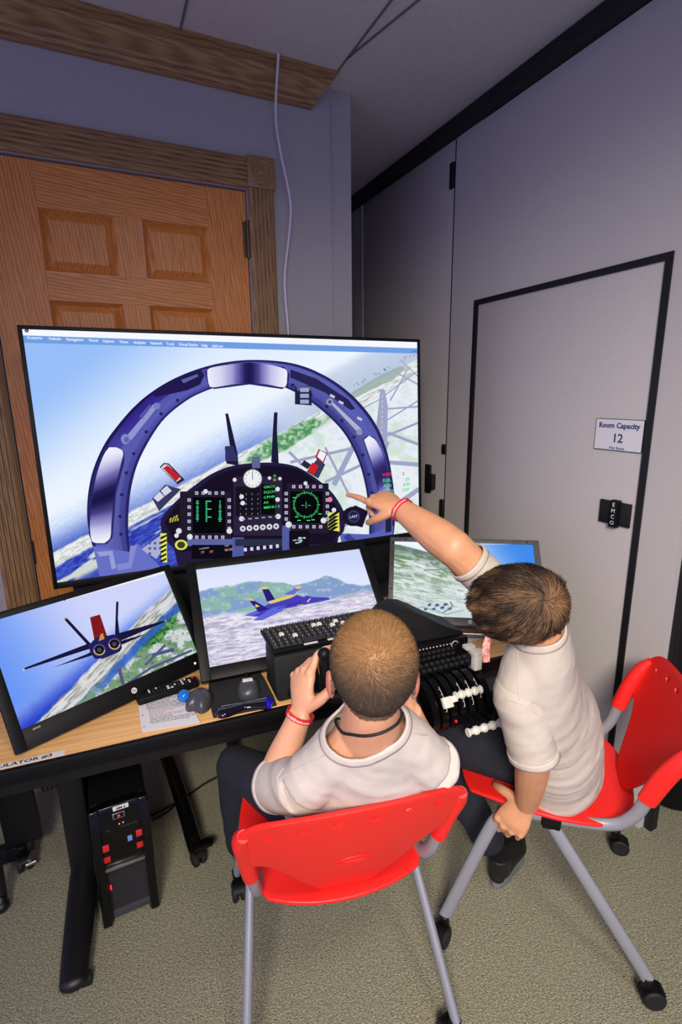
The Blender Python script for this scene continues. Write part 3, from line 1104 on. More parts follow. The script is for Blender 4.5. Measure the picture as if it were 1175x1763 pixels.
def m1_bg(X, Y):
    h = Y + 0.245 * (X - 150)                  # across the tilted horizon
    sky = mixc((104, 150, 246), (206, 212, 250), ss(-60, 200, X + (Y - 1100) * -0.6))
    c = sky
    # coast runs up to the right: signed distance from the line (75,1250)-(290,1040)
    d = (Y - 1250) * 0.70 + (X - 75) * 0.72      # >0 right of the coast
    horizon = 1012 + 0.0 * X + (286 - X) * 0.80   # soft sea horizon, diagonal
    sea_t = ss(-16, 26, (Y - horizon))
    n2 = fbm((X - 0.9 * Y) / 7, (X + Y) / 2.4, 61)
    sea = mixc((126, 156, 240), (34, 58, 196), ss(0, 60, Y - horizon)) + (n2[..., None] - .5) * 22
    c = mixc(c, sea, sea_t)
    wob = 8 * (fbm(X / 30, Y / 30, 64) - .5)
    beach = ss(-14, -10, d + wob) * (1 - ss(12, 18, d + wob))
    c = mixc(c, mixc((222, 220, 226), (142, 150, 132), ss(.4, .7, fbm((X - Y) / 24, (X + Y) / 3, 66))), beach * sea_t)
    land = ss(12, 18, d + wob)
    f, g = fbm(X / 13, Y / 11, 71), fbm(X / 4.5, Y / 3.6, 72)
    lc = mixc((206, 216, 216), (120, 156, 116), ss(.38, .6, f))
    lc = mixc(lc, (96, 98, 140), ss(.62, .7, g) * .8)
    wd = np.exp(-((X - 272) / 34) ** 2 - ((Y - 1085 + (X - 272) * 0.75) / 22) ** 2)
    lc = mixc(lc, mixc((34, 92, 40), (110, 168, 96), ss(.3, .7, g)), ss(.3, .5, wd * (.5 + f)))
    c = mixc(c, lc, land * sea_t)
    lag = ss(14, 18, d + wob) * (1 - ss(26, 32, d + wob)) * ss(150, 190, X)
    c = mixc(c, (48, 90, 200), lag * 0.8)
    return np.clip(c, 0, 255)


m1.background(240, 135, m1_bg)
m1.line([(-30, 1068), (283, 984)], 7, (240, 240, 250))
for pts, w_ in (([(250, 1145), (285, 1110)], 4), ([(215, 1180), (260, 1150), (330, 1120)], 4), ([(262, 1128), (300, 1118)], 6), ([(205, 1150), (212, 1178)], 6)):
    m1.line(pts, w_, (84, 84, 130))
m1.layer()
NV = (34, 30, 92)
ND = (26, 24, 58)
m1.poly([(155, 1063), (172, 1058), (186, 1100), (164, 1110)], (128, 26, 30))
for pl in ([(110, 1066), (115, 1064), (156, 1108), (152, 1112)], [(200, 1036), (204, 1036), (203, 1066), (206, 1093), (198, 1094)],
           [(40, 1154), (42, 1150), (152, 1108), (158, 1116)], [(90, 1150), (150, 1126), (160, 1120), (160, 1128)],
           [(198, 1092), (284, 1068), (284, 1071), (206, 1104)], [(206, 1104), (256, 1090), (210, 1110)]):
    m1.poly(pl, ND)
m1.layer()
m1.poly([(152, 1112), (165, 1098), (180, 1096), (196, 1092), (208, 1100), (210, 1116), (206, 1122), (178, 1134), (163, 1134), (156, 1124)], NV)
m1.layer()
m1.poly([(170, 1104), (173, 1092), (177, 1090), (180, 1100)], (190, 150, 70))
for x, y in ((171, 1119), (197, 1109)):
    m1.dot(x, y, 11, (92, 86, 130), 10)
m1.layer()
for x, y in ((171, 1119), (197, 1109)):
    m1.dot(x, y, 8.5, (20, 18, 26), 8)
m1.layer()
for x, y in ((171, 1119), (197, 1109)):
    m1.dot(x, y, 4, (70, 68, 84), 4)
    for k in range(9):
        a = 0.2 + k * 2.8 / 8
        m1.dot(x + 9 * math.cos(a), y + 8.5 * math.sin(a), 1.3, (235, 215, 130), n=6)
m1.dot(112, 1065, 1.8, (220, 160, 60))
m1.dot(285, 1069, 1.6, (220, 160, 60))
m1.dot(41, 1153, 2, (226, 190, 170))
m1.dot(111, 1033, 1.5, (40, 40, 50))
m1.finish(MON1)


def hp_logo(sc, s, t, parent, r=0.0085, d=0.0045):
    mb = MB()
    mb.cyl(sc.at(s, t, d - 0.001), sc.at(s, t, d), r, n=24)
    lg = mb.out('logo', M['label'], parent)
    text_part('logo_letters', 'hp', r * 1.5, sc.at(s, t - r * 0.42, d + 0.0002), sc.u, sc.up, M['ink'], parent, lift=0.0002)


hp_logo(m1, 0.03, -0.028, MON1)
text_part('lettering', 'omni', 0.009, m1.at(-0.235, -0.013, 0.0042), m1.u, m1.up, M['label'], MON1, 'LEFT')
MB().ball(m1.at(0.235, -0.03, 0.004), (0.004, 0.004, 0.002), m1.B).out('power_light', M['led_white'], MON1)
MB().box(m1.at(0.0, 0.08, -0.055), (0.16, 0.012, 0.075), m1.B, bev=0.004).box(m1.at(0.0, 0.12, -0.03), (0.14, 0.10, 0.03), m1.B, bev=0.004).out('kickstand', M['black'], MON1)

# ---- monitor in the middle: blue jet over hills
m2 = Screen((0.535, 1.448, 0.783), -0.075, 0.80, 0.602, 0.340)
MON2 = thing('monitor', 'black glossy monitor in the middle of the desk showing a blue jet in side view', 'monitor', (0.535, 1.47, 0.73), 'desk monitors')
m2.casing(MON2, 0.030, 0.030, 0.040, 0.030, 0.030, M['black'])


def m2_bg(X, Y):
    sky = mixc((206, 216, 252), (226, 232, 254), ss(950, 1010, Y))
    y0 = Y + 0.12 * (X - 480)                  # the picture leans with the screen
    ridge = 1006 + 9 * (fbm(X / 40, X * 0 + 1, 81) - .5) * 2 - 9 * np.exp(-((X - 420) / 50) ** 2) + ss(560, 640, X) * 22
    hill = ss(-1.5, 1.5, y0 - ridge)
    f, g = fbm(X / 26, y0 / 12, 83), fbm(X / 8, y0 / 5, 84)
    hc = mixc((132, 158, 206), (142, 184, 170), ss(.4, .65, f))
    hc = mixc(hc, (196, 212, 224), ss(.55, .72, g) * .6)
    c = mixc(sky, hc, hill)
    base = 1046 + 8 * (f - .5) - ss(520, 640, X) * 10
    w = fbm((X + 0.2 * Y) / 20, (y0 + 0.02 * X) / 2.6, 86)
    w2 = fbm(X / 7, y0 / 2.0, 87)
    wc = mixc((236, 234, 246), (168, 160, 194), ss(.42, .68, w))
    wc = mixc(wc, (206, 198, 220), ss(.45, .7, w2))
    c = mixc(c, wc, ss(-5, 6, y0 - base))
    return np.clip(c, 0, 255)


m2.background(260, 146, m2_bg)
JB, JD, JL, JY = (72, 62, 186), (40, 30, 120), (96, 104, 222), (224, 206, 110)
m2.poly([(420, 1060), (440, 1052), (470, 1036), (504, 1024), (520, 1023), (538, 1028), (566, 1029), (569, 1032), (540, 1038), (500, 1046), (470, 1052), (445, 1062)], JB)
m2.poly([(426, 1030), (436, 1033), (462, 1048), (446, 1054)], JD)
m2.poly([(450, 1011), (460, 1010), (474, 1032), (460, 1036)], JD)
m2.layer()
m2.poly([(436, 1068), (470, 1046), (494, 1042), (486, 1052), (452, 1068)], JL)
m2.poly([(420, 1060), (436, 1053), (450, 1054), (436, 1060)], JL)
m2.poly([(490, 1023), (515, 1009), (520, 1011), (504, 1026)], (110, 110, 214))
m2.layer()
m2.poly([(450, 1011), (460, 1010), (463, 1014), (452, 1015)], JY)
m2.poly([(426, 1030), (434, 1031), (438, 1035), (430, 1034)], JY)
m2.poly([(508, 1010), (520, 1009), (518, 1013), (510, 1014)], JY)
m2.poly([(462, 1036), (500, 1024), (512, 1024), (500, 1030), (466, 1040)], JY)
m2.poly([(511, 1024), (520, 1020), (528, 1024), (524, 1028)], (176, 190, 206))
m2.poly([(528, 1036), (534, 1030), (536, 1030), (531, 1037)], JY)
m2.poly([(440, 1040), (448, 1044), (440, 1046)], JY)
m2.layer()
m2.line([(512, 1043), (522, 1041)], 1.2, JY)
m2.line([(478, 1048), (520, 1036)], 1.0, JD)
m2.finish(MON2)
MB().box(m2.at(0.0, 0.07, -0.060), (0.30, 0.012, 0.07), m2.B, bev=0.004).box(m2.at(0.0, 0.10, -0.040), (0.28, 0.16, 0.03), m2.B, bev=0.004).out('kickstand', M['black'], MON2)

# ---- monitor on the right: terrain
m3 = Screen((1.131, 1.371, 0.802), -0.57, 0.72, 0.525, 0.297)
MON3 = thing('monitor', 'grey-framed monitor at the right desk end showing green terrain and blue sky', 'monitor', (1.13, 1.42, 0.73), 'desk monitors')
m3.casing(MON3, 0.018, 0.022, 0.030, 0.018, 0.030, M['framegrey'])


def m3_bg(X, Y):
    ridge = 935 + 0.26 * (X - 677) * (X < 800) + (X >= 800) * (32 + 0.1 * (X - 800))
    sky = mixc((236, 244, 255), (66, 138, 236), ss(760, 900, X + (945 - Y) * 0.8))
    f = fbm(X / 16, (Y - 0.25 * X) / 9, 91)
    st = fbm((X) / 22, (Y - 0.22 * X) / 1.7, 92)
    lc = mixc((206, 218, 216), (112, 148, 104), ss(.4, .6, f) * (1 - ss(960, 1050, Y)))
    lc = mixc(lc, (104, 126, 96), ss(.52, .72, fbm(X / 12, (Y - .2 * X) / 5, 95)) * (1 - ss(965, 1000, Y)) * .8)
    lc = mixc(lc, (234, 240, 240), ss(.5, .62, st) * .85)
    lc = mixc(lc, (120, 140, 130), ss(.62, .7, fbm(X / 18, (Y - .3 * X) / 2.2, 97)) * .55)
    lc = mixc(lc, (206, 226, 226), ss(1030, 1065, Y) * .5)
    top = (Y - ridge)
    lc = mixc(lc, (88, 112, 104), (1 - ss(0, 26, top)) * .75)
    c = mixc(sky, lc, ss(-1.5, 1.5, top))
    return np.clip(c, 0, 255)


m3.background(240, 135, m3_bg)
m3.line([(677, 936), (917, 936)], 2.5, (246, 246, 252))
m3.line([(730, 982), (815, 978)], 2.2, (140, 150, 140))
m3.line([(680, 1020), (740, 1030), (830, 1033)], 1.2, (170, 186, 176))
m3.poly([(774, 968), (812, 968), (816, 1003), (800, 1006), (786, 1000), (776, 985)], (150, 150, 206))
for k in range(14):
    x, y = 728 + (k % 7) * 7 + RNG.random() * 3, 1038 + (k // 7) * 7 + RNG.random() * 3
    m3.poly([(x, y), (x + 6, y - 2), (x + 8, y + 2), (x + 1, y + 4)], (76, 94, 140) if k % 2 else (206, 218, 226))
m3.line([(762, 1056), (780, 1044), (776, 1036)], 2, (96, 130, 150))
m3.line([(700, 1052), (730, 1045), (768, 1058), (800, 1050)], 1.6, (140, 176, 176))
m3.finish(MON3)
hp_logo(m3, 0.015, -0.015, MON3, 0.0075)
for s_, t_ in ((-0.27, 0.02), (-0.27, 0.10), (-0.27, 0.2), (-0.27, 0.29), (-0.22, 0.306), (0.0, 0.306), (0.24, 0.306)):
    MB().cyl(m3.at(s_, t_, 0.003), m3.at(s_, t_, 0.0055), 0.003, n=10).out('screw', M['black'], MON3)
MB().box(m3.at(0.0, 0.06, -0.075), (0.22, 0.012, 0.10), m3.B, bev=0.004).box(m3.at(0.0, 0.09, -0.045), (0.2, 0.16, 0.03), m3.B, bev=0.004).out('kickstand', M['black'], MON3)
MB().cyl(m3.at(-0.20, -0.055, -0.012), m3.at(0.22, -0.055, -0.012), 0.007, n=12).out('support_bar', M['steel'], MON3)
# ---------------------------------------------------------------- desk
DO = V(-0.297, 1.309, 0)
DU, DV = V(0.99723, -0.07437, 0), V(0.07437, 0.99723, 0)
DB = Matrix((DU, DV, V(0, 0, 1))).transposed()


def D(s, v, z=0.0):
    return DO + DU * s + DV * v + V(0, 0, z)


DTOP = 0.73
desk = thing('desk', 'long light wood desk with black front edge under the screens', 'desk', tuple(D(0.7, 0.3)))
MB().box(D(0.55, 0.310, DTOP - 0.012), (2.20, 0.612, 0.024), DB, bev=0.002).out('desk_top', M['desk'], desk)
mb = MB().box(D(0.55, -0.004, DTOP - 0.020), (2.21, 0.016, 0.042), DB, bev=0.005)
for s_ in (-0.556, 1.656):
    mb.box(D(s_, 0.31, DTOP - 0.020), (0.016, 0.63, 0.042), DB, bev=0.005)
mb.out('edge_band', M['black'], desk)
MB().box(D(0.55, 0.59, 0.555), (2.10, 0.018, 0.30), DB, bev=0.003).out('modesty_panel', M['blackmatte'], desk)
MB().box(D(0.55, 0.07, DTOP - 0.070), (2.0, 0.03, 0.09), DB, bev=0.004).out('shade_board', M['blackmetal'], desk)  # added black board standing in for the deep shade under the desk
for s_ in (0.075, 1.45):
    mb = MB()
    # arched foot bar rising to the column
    P_ = [D(s_, 0.0, 0.030), D(s_, 0.10, 0.036), D(s_, 0.30, 0.046), D(s_, 0.46, 0.05)]
    mb.tube(P_, [(0.036, 0.020), (0.040, 0.025), (0.044, 0.03), (0.045, 0.034)], 16, 6, side=DU)
    mb.ball(D(s_, 0.0, 0.030), (0.036, 0.022, 0.020), DB)
    lg = mb.out('foot_bar', M['blackmetal'], desk, ang=50)
    MB().box(D(s_, 0.38, 0.38), (0.075, 0.12, 0.66), DB, bev=0.012).out('leg_column', M['blackmetal'], desk)
    MB().box(D(s_, 0.30, DTOP - 0.034), (0.09, 0.50, 0.03), DB, bev=0.004).out('top_bracket', M['blackmetal'], desk)
    MB().box(D(s_ + 0.03, 0.012, 0.014), (0.03, 0.03, 0.03), DB, bev=0.006).out('glide', M['rubber'], desk)

lbl = thing('desk_label', 'white label strip lettered SIMULATOR #3 on the front left desk edge', 'label', tuple(D(0.05, 0.012, DTOP)))
MB().box(D(0.036, 0.014, DTOP + 0.0006), (0.20, 0.020, 0.0008), DB).out('strip', M['label'], lbl)
text_part('lettering', 'SIMULATOR #3', 0.0165, D(0.034, 0.0085, DTOP + 0.0012), DU, DV, M['ink'], lbl, 'CENTER', 0.0003, stretch=1.35)

# papers under the trackball
pp = thing('paper_stack', 'white printed sheets lying on the desk under the trackball', 'paper', (0.1, 1.37, DTOP + 0.001))
c4 = [at_z(DTOP + 0.001, *q) for q in ((243, 1205), (332, 1172), (348, 1245), (244, 1259))]
c4 = [V(0.022, 1.470, 0), V(0.150, 1.447, 0), V(0.165, 1.283, 0), V(0.022, 1.309, 0)]
for k in range(3):
    o_ = V(0.0015 * k, -0.002 * k, 0)
    MB().prism([(p.x + o_.x, p.y + o_.y) for p in c4], (0, 0, DTOP + 0.0006 + k * 0.0012), (1, 0, 0), (0, 1, 0), (0, 0, 1), 0.001).out('sheet', M['paper'], pp)
eu = (c4[2] - c4[3]).normalized()
ev = (c4[0] - c4[3]).normalized()
zt = DTOP + 0.0043
mbk, mbr = MB(), MB()
for k in range(17):
    t = 0.030 + k * 0.0075
    n_ = (0.03 + 0.09 * RNG.random()) if k % 5 else 0.1
    a = c4[3] + eu * 0.024 + ev * t
    m = mbr if 3 < k < 9 else mbk
    x = 0.0
    while x < n_:
        w_ = 0.004 + 0.010 * RNG.random()
        p = a + eu * x
        m.quad(*[V(q.x, q.y, zt) for q in (p, p + eu * w_, p + eu * w_ + ev * 0.0022, p + ev * 0.0022)])
        x += w_ + 0.002
for a, b in (((0.022, 0.105), (0.13, 0.106)), ((0.022, 0.105), (0.023, 0.15))):
    p, q = c4[3] + eu * a[0] + ev * a[1], c4[3] + eu * b[0] + ev * b[1]
    nn = V(-(q - p).y, (q - p).x, 0).normalized() * 0.0005
    mbk.quad(*[V(w.x, w.y, zt) for w in (p + nn, q + nn, q - nn, p - nn)])
for t in (0.02, 0.075, 0.13):
    mbk.tube([V(*(c4[3] + eu * 0.007 + ev * t).xy, zt - 0.0002), V(*(c4[3] + eu * 0.007 + ev * t).xy, zt)], 0.002, 10, 1)
for m, k in ((mbk, 'ink'), (mbr, 'inkred')):
    m.out('printed_lines', M[k], pp)
p2 = at_z(DTOP + 0.001, 817, 1101)
tag(MB().box(p2 + V(0.02, 0.015, 0.0008), (0.13, 0.05, 0.0012), DB).out('paper_slip', M['paper'], loc=tuple(p2)), 'small white paper slip on the desk below the grey-framed monitor', 'paper')

# remote control
r0, r1 = at_z(DTOP + 0.02, 243, 1197), at_z(DTOP + 0.02, 330, 1170)
r0.z = r1.z = 0
ru = (r1 - r0).normalized()
rv = V(-ru.y, ru.x, 0)
RB = Matrix((ru, rv, V(0, 0, 1))).transposed()
rc = (r0 + r1) / 2 - rv * 0.008
RT = 0.0265
rem = thing('remote_control', 'long black remote control on the desk below the left monitor', 'remote', (rc.x, rc.y, DTOP))
MB().box(V(rc.x, rc.y, DTOP + 0.0145), (0.178, 0.043, 0.022), RB, bev=0.006).out('body', M['black'], rem)
for i in range(12):
    for j in range(3):
        if RNG.random() < 0.12 and i not in (5, 6):
            continue
        big = i in (5, 6)
        MB().box(V(rc.x, rc.y, DTOP + RT) + ru * (-0.052 + i * 0.0105) + rv * ((j - 1) * 0.0105), (0.0052 if not big else 0.0075, 0.0048, 0.003), RB, bev=0.001).out(
            'button', M['white'] if RNG.random() < .5 else M['dark'], rem)
MB().cyl(V(rc.x, rc.y, DTOP + 0.024) + ru * 0.078 + rv * 0.01, V(rc.x, rc.y, DTOP + 0.028) + ru * 0.078 + rv * 0.01, 0.005, n=14).out('power_button', M['redsmall'], rem)

# trackball
tb = at_z(DTOP + 0.02, 337, 1206)
tbx, tby = tb.x, tb.y
tk = thing('trackball_mouse', 'graphite trackball with a shiny blue ball on the paper stack', 'trackball', (tbx, tby, DTOP))
mb = MB()
outl = [(-0.034, -0.016), (-0.030, 0.006), (-0.020, 0.03), (0.0, 0.044), (0.02, 0.046), (0.036, 0.03), (0.042, 0.006), (0.036, -0.022), (0.02, -0.044), (0.002, -0.05), (-0.008, -0.036), (-0.016, -0.028), (-0.028, -0.026)]
oc = crom([V(a, b, 0) for a, b in outl + outl[:1]], 3)[:-1]
vs, fs, n = [], [], len(oc)
LV = [(1.0, 0.0), (1.02, 0.010), (0.93, 0.024), (0.66, 0.034), (0.3, 0.040)]
for (s_, h) in LV:
    vs += [V(tbx + 0.004 + p.x * s_ + (1 - s_) * 0.010, tby + p.y * s_, DTOP + 0.0055 + h) for p in oc]
for i in range(len(LV) - 1):
    fs += [(i * n + j, i * n + (j + 1) % n, (i + 1) * n + (j + 1) % n, (i + 1) * n + j) for j in range(n)]
fs += [tuple(range(n))[::-1], tuple((len(LV) - 1) * n + j for j in range(n))]
mb.faces(vs, fs)
mb.out('body', M['mousegrey'], tk, ang=70)
MB().ball((tbx - 0.029, tby + 0.016, DTOP + 0.033), 0.0185, u=24, v=16).out('ball', M['blueball'], tk)

# mouse pad with gel rest, mouse
q = [at_z(DTOP + 0.004, *p) for p in ((358, 1176), (449, 1156), (479, 1214), (366, 1236))]
pad = thing('mouse_pad', 'black mouse pad with clear gel wrist rest on the desk beside the trackball', 'mouse pad', (q[0].x, q[0].y, DTOP))
pc = (q[0] + q[1] + q[2] + q[3]) / 4
rp = []
for i in range(4):
    for k in range(5):
        t = k / 5
        rp.append(q[i].lerp(q[(i + 1) % 4], t))
rp = [(pc + (p - pc) * (0.97 if i % 5 == 0 else 1.0)) for i, p in enumerate(rp)]
MB().prism([(p.x, p.y) for p in rp], (0, 0, DTOP + 0.0005), (1, 0, 0), (0, 1, 0), (0, 0, 1), 0.004, bev=0.001).out('pad', M['fabric'], pad)
g0, g1 = at_z(DTOP + 0.014, 370, 1228), at_z(DTOP + 0.014, 470, 1208)
gv = (g1 - g0)
P_ = [g0 + gv * t for t in (0, .10, .3, .5, .7, .88, 1.0)]
gn = V(-gv.y, gv.x, 0).normalized()
off = [0, 0.0, 0.004, 0.006, 0.004, 0.0, 0]
P_ = [p + gn * o_ for p, o_ in zip(P_, off)]
mb = MB()
mb.tube(P_[:6], [(0.006, 0.005), (0.026, 0.013), (0.024, 0.012), (0.016, 0.010), (0.021, 0.011), (0.027, 0.013)], 18, 8, side=gn)
mb.out('gel_rest', M['gel'], pad, ang=60)
MB().tube([P_[5] - gv * 0.01, P_[5] + gv * 0.05, P_[6]], [(0.027, 0.0132), (0.024, 0.012), (0.006, 0.005)], 18, 8, side=gn).out('gel_end', M['gelblue'], pad, ang=60)
mo = at_z(DTOP + 0.018, 427, 1181)
ms = thing('computer_mouse', 'dark grey wireless mouse on the black mouse pad', 'mouse', (mo.x, mo.y, DTOP))
md = V(0.18, 1, 0).normalized()
mx = V(md.y, -md.x, 0)
BM = Matrix((mx, md, V(0, 0, 1))).transposed()
mb = MB()
rings = [(-0.052, 0.010, 0.012), (-0.047, 0.024, 0.024), (-0.028, 0.032, 0.034), (0.0, 0.033, 0.036), (0.025, 0.030, 0.028), (0.044, 0.026, 0.018), (0.051, 0.012, 0.010)]
vs, fs, n = [], [], 14
for (y, a, h) in rings:
    for j in range(n):
        t = math.pi * j / (n - 1)
        vs.append(V(mo.x, mo.y, DTOP + 0.0048) + BM @ V(-a * math.cos(t), y, h * max(0.0, math.sin(t)) ** 0.8))
for i in range(len(rings) - 1):
    fs += [(i * n + j, i * n + j + 1, (i + 1) * n + j + 1, (i + 1) * n + j) for j in range(n - 1)]
    fs.append((i * n + n - 1, i * n, (i + 1) * n, (i + 1) * n + n - 1))
fs += [tuple(range(n)), tuple((len(rings) - 1) * n + j for j in range(n))[::-1]]
mb.faces(vs, fs)
mb.out('body', M['mousegrey'], ms, ang=70)
MB().box(V(mo.x, mo.y, DTOP + 0.0405) + md * -0.004, (0.030, 0.016, 0.003), BM, bev=0.001).out('sticker', M['label'], ms)
MB().tube([V(mo.x, mo.y, DTOP + 0.022) + BM @ V(0.0, 0.035 + 0.008 * math.cos(t), 0.010 + 0.009 * math.sin(t)) for t in np.linspace(0, 6.28, 12, endpoint=False)], 0.003, 8, 1, closed=True).out('scroll_wheel', M['black'], ms)

# ---------------------------------------------------------------- flight console: housing, yoke, keyboard, hood, throttles
CU = V(0.9985, -0.055, 0)
CV = V(0.055, 0.9985, 0)
CB = Matrix((CU, CV, V(0, 0, 1))).transposed()
CO = V(0.386, 1.282, 0)


def K(s, v, z):
    return CO + CU * s + CV * v + V(0, 0, z)


con = thing('flight_console', 'black flight simulator console with hood and radio panel clamped to the desk', 'console', tuple(K(0.3, 0.08, DTOP)))
mb = MB()
mb.prism([(-0.01, DTOP + 0.002), (0.0, DTOP + 0.05), (0.012, 0.866), (0.120, 0.872), (0.125, DTOP + 0.002)], K(0, 0, 0), CV, (0, 0, 1), CU, 0.36, bev=0.010)
mb.out('housing', M['blackmatte'], con, ang=35)
mb = MB()
arch = [(0.14 * math.cos(t), 0.085 * math.sin(t)) for t in np.linspace(0, math.pi, 18)]
mb.prism([(a * 1.0, b) for a, b in arch], K(0.17, -0.006, DTOP + 0.018), CU, (0, 0.06, 1), -CV, 0.010, bev=0.003)
mb.out('yoke_bay', M['black'], con)
mb = MB()
for (s_, z_) in ((0.070, 0.790), (0.084, 0.793)):
    mb.box(K(s_, -0.020, z_), (0.010, 0.012, 0.026), CB, bev=0.002)
mb.out('red_switches', M['redsmall'], con)
mb = MB()
for k in range(4):
    mb.cyl(K(0.055 + k * 0.016, -0.016, 0.762), K(0.055 + k * 0.016, -0.030, 0.760), 0.005, n=12)
mb.out('knobs', M['dark'], con)
# hood and radio stack
hp = [(0.352, DTOP + 0.004), (0.352, 0.87), (0.362, 0.905), (0.385, 0.925), (0.42, 0.932), (0.455, 0.925), (0.50, 0.900), (0.56, 0.862), (0.61, 0.838), (0.638, 0.828), (0.642, DTOP + 0.004)]
mb = MB()
mb.prism(hp, K(0, 0.0, 0), CU, (0, 0, 1), CV, 0.13, bev=0.006)
mb.out('hood', M['blackmatte'], con, ang=35)
mb = MB()
mb.prism([(0.356, 0.735), (0.356, 0.83), (0.638, 0.822), (0.638, 0.735)], K(0, 0.002, 0), CU, (0, 0, 1), -CV, 0.030, bev=0.004)
mb.out('radio_panel', M['black'], con)
mb = MB()
for k in range(16):
    mb.box(K(0.38 + k * 0.0125, -0.030, 0.815 - k * 0.0002), (0.004, 0.003, 0.003), CB)
mb.out('panel_lights', M['label'], con)
mb = MB()
for r_ in range(3):
    for k in range(12):
        mb.box(K(0.38 + k * 0.018, -0.031, 0.797 - r_ * 0.018), (0.012, 0.006, 0.009), CB, bev=0.001)
mb.out('panel_buttons', M['dark'], con)
c0 = K(0.585, -0.030, 0.806)
mb = MB().tube([c0 + CU * (0.012 * math.cos(t)) + V(0, 0, 0.012 * math.sin(t)) for t in np.linspace(0.3, 5.2, 14)], 0.0016, 6, 1)
mb.out('dial_ring', M['label'], con)
MB().cyl(K(0.585, -0.028, 0.806), K(0.585, -0.042, 0.805), 0.009, n=16, bev=0.002).cyl(K(0.618, -0.028, 0.808), K(0.618, -0.040, 0.807), 0.006, n=14, bev=0.001).out('tuning_knobs', M['black'], con)
mb = MB()
mb.prism([(-0.11, 0.715), (-0.11, 0.735), (-0.03, 0.768), (0.0, 0.768), (0.0, 0.715)], K(0.352, 0, 0), CV, (0, 0, 1), CU, 0.288, bev=0.004)
mb.out('keypad_shelf', M['black'], con)
sl = V(0, 0.924, 0.381)
SB = Matrix((CU, (CV * 0.924 + V(0, 0, 0.381)).normalized(), (V(0, 0, 0.924) - CV * 0.381).normalized())).transposed()
mb = MB()
for r_ in range(4):
    for k in range(13):
        mb.box(K(0.372 + k * 0.020, -0.098 + r_ * 0.018, 0.7425 + r_ * 0.0075), (0.013, 0.012, 0.007), SB, bev=0.0015)
mb.out('keypad_buttons', M['dark'], con)

# yoke: shaft out of the bay, hub and two horns
YC = at_depth(638, 1182, 1.14)
yk = thing('control_yoke', 'black control yoke gripped by the buzz-cut boy', 'yoke', tuple(K(0.17, -0.02, 0.78)))
MB().cyl(K(0.17, 0.0, 0.79), YC, 0.014, n=16).out('shaft', M['steel'], yk)
YL, YR = at_depth(562, 1160, 1.165), at_depth(708, 1196, 1.13)
mb = MB()
mb.tube([YL + V(-0.004, 0, 0.050), YL, YL + V(0.004, -0.004, -0.05), YC + (YL - YC) * 0.45 + V(0, 0, -0.035), YC, YC + (YR - YC) * 0.45 + V(0, 0, -0.035), YR + V(-0.004, -0.004, -0.05), YR, YR + V(0.004, 0, 0.05)],
        [0.013, 0.0155, 0.016, 0.017, 0.026, 0.017, 0.016, 0.0155, 0.013], 14, 6)
mb.ball(YL + V(-0.004, 0, 0.050), 0.015).ball(YR + V(0.004, 0, 0.05), 0.015)
mb.out('yoke_wheel', M['black'], yk, ang=60)

# keyboard with separate keys
kf, kb = K(-0.003, 0.008, 0.874), K(-0.010, 0.136, 0.888)
kv = (kb - kf).normalized()
kn = CU.cross(kv)
KB_ = Matrix((CU, kv, kn)).transposed()
kbd = thing('keyboard', 'compact black keyboard with some white keys on top of the flight console', 'keyboard', tuple(kf))
KW, KD = 0.355, (kb - kf).length
MB().box(kf + CU * (KW / 2) + kv * (KD / 2) + kn * 0.007, (KW, KD, 0.014), KB_, bev=0.004).out('tray', M['black'], kbd)
proto = {}
for key in ('black', 'white'):
    mb = MB()
    w_ = 0.0155
    vs = [V(-w_ / 2, -w_ / 2, 0), V(w_ / 2, -w_ / 2, 0), V(w_ / 2, w_ / 2, 0), V(-w_ / 2, w_ / 2, 0)]
    vs += [V(v.x * .76, v.y * .76 + .001, 0.0065) for v in vs]
    mb.faces([KB_ @ v for v in vs], [(3, 2, 1, 0), (4, 5, 6, 7), (0, 1, 5, 4), (1, 2, 6, 5), (2, 3, 7, 6), (3, 0, 4, 7)])
    me = mb.mesh('key')
    me.materials.append(M['dark'] if key == 'black' else M['white'])
    proto[key] = me
whites = {(3, 2), (2, 4), (4, 8), (4, 9), (4, 12), (3, 11), (3, 13), (3, 15)}
for r_ in range(6):
    for c_ in range(19):
        if r_ == 0 and 5 <= c_ <= 8:
            continue
        o = bpy.data.objects.new('key', proto['white' if (r_, c_) in whites else 'black'])
        COL.objects.link(o)
        o.parent = kbd
        o.location = kf + CU * (0.014 + c_ * 0.0181) + kv * (0.020 + r_ * 0.0178 + (0.004 if r_ == 5 else 0)) + kn * 0.014 - ORG[kbd.name]
MB().box(kf + CU * (0.014 + 6.5 * 0.0181) + kv * 0.020 + kn * 0.017, (0.070, 0.0145, 0.006), KB_, bev=0.002).out('space_bar', M['dark'], kbd)
for (s_, w_, v_) in ((0.115, 0.042, 0.0045), (0.195, 0.055, 0.0045), (0.020, 0.030, KD - 0.006), (0.195, 0.025, KD - 0.006)):
    MB().box(kf + CU * s_ + kv * v_ + kn * 0.0146, (w_, 0.008 if v_ < 0.1 else 0.010, 0.0012), KB_).out('sticker', M['label'], kbd)
mb = MB()
for r_ in range(6):
    for c_ in range(19):
        if r_ == 0 and 5 <= c_ <= 8 or (r_, c_) in whites:
            continue
        p = kf + CU * (0.012 + c_ * 0.0181) + kv * (0.0215 + r_ * 0.0178 + (0.004 if r_ == 5 else 0)) + kn * 0.0208
        w_ = 0.002 + 0.0022 * RNG.random()
        mb.quad(p, p + CU * w_, p + CU * w_ + kv * 0.0026, p + kv * 0.0026)
mb.out('key_legends', M['label'], kbd)

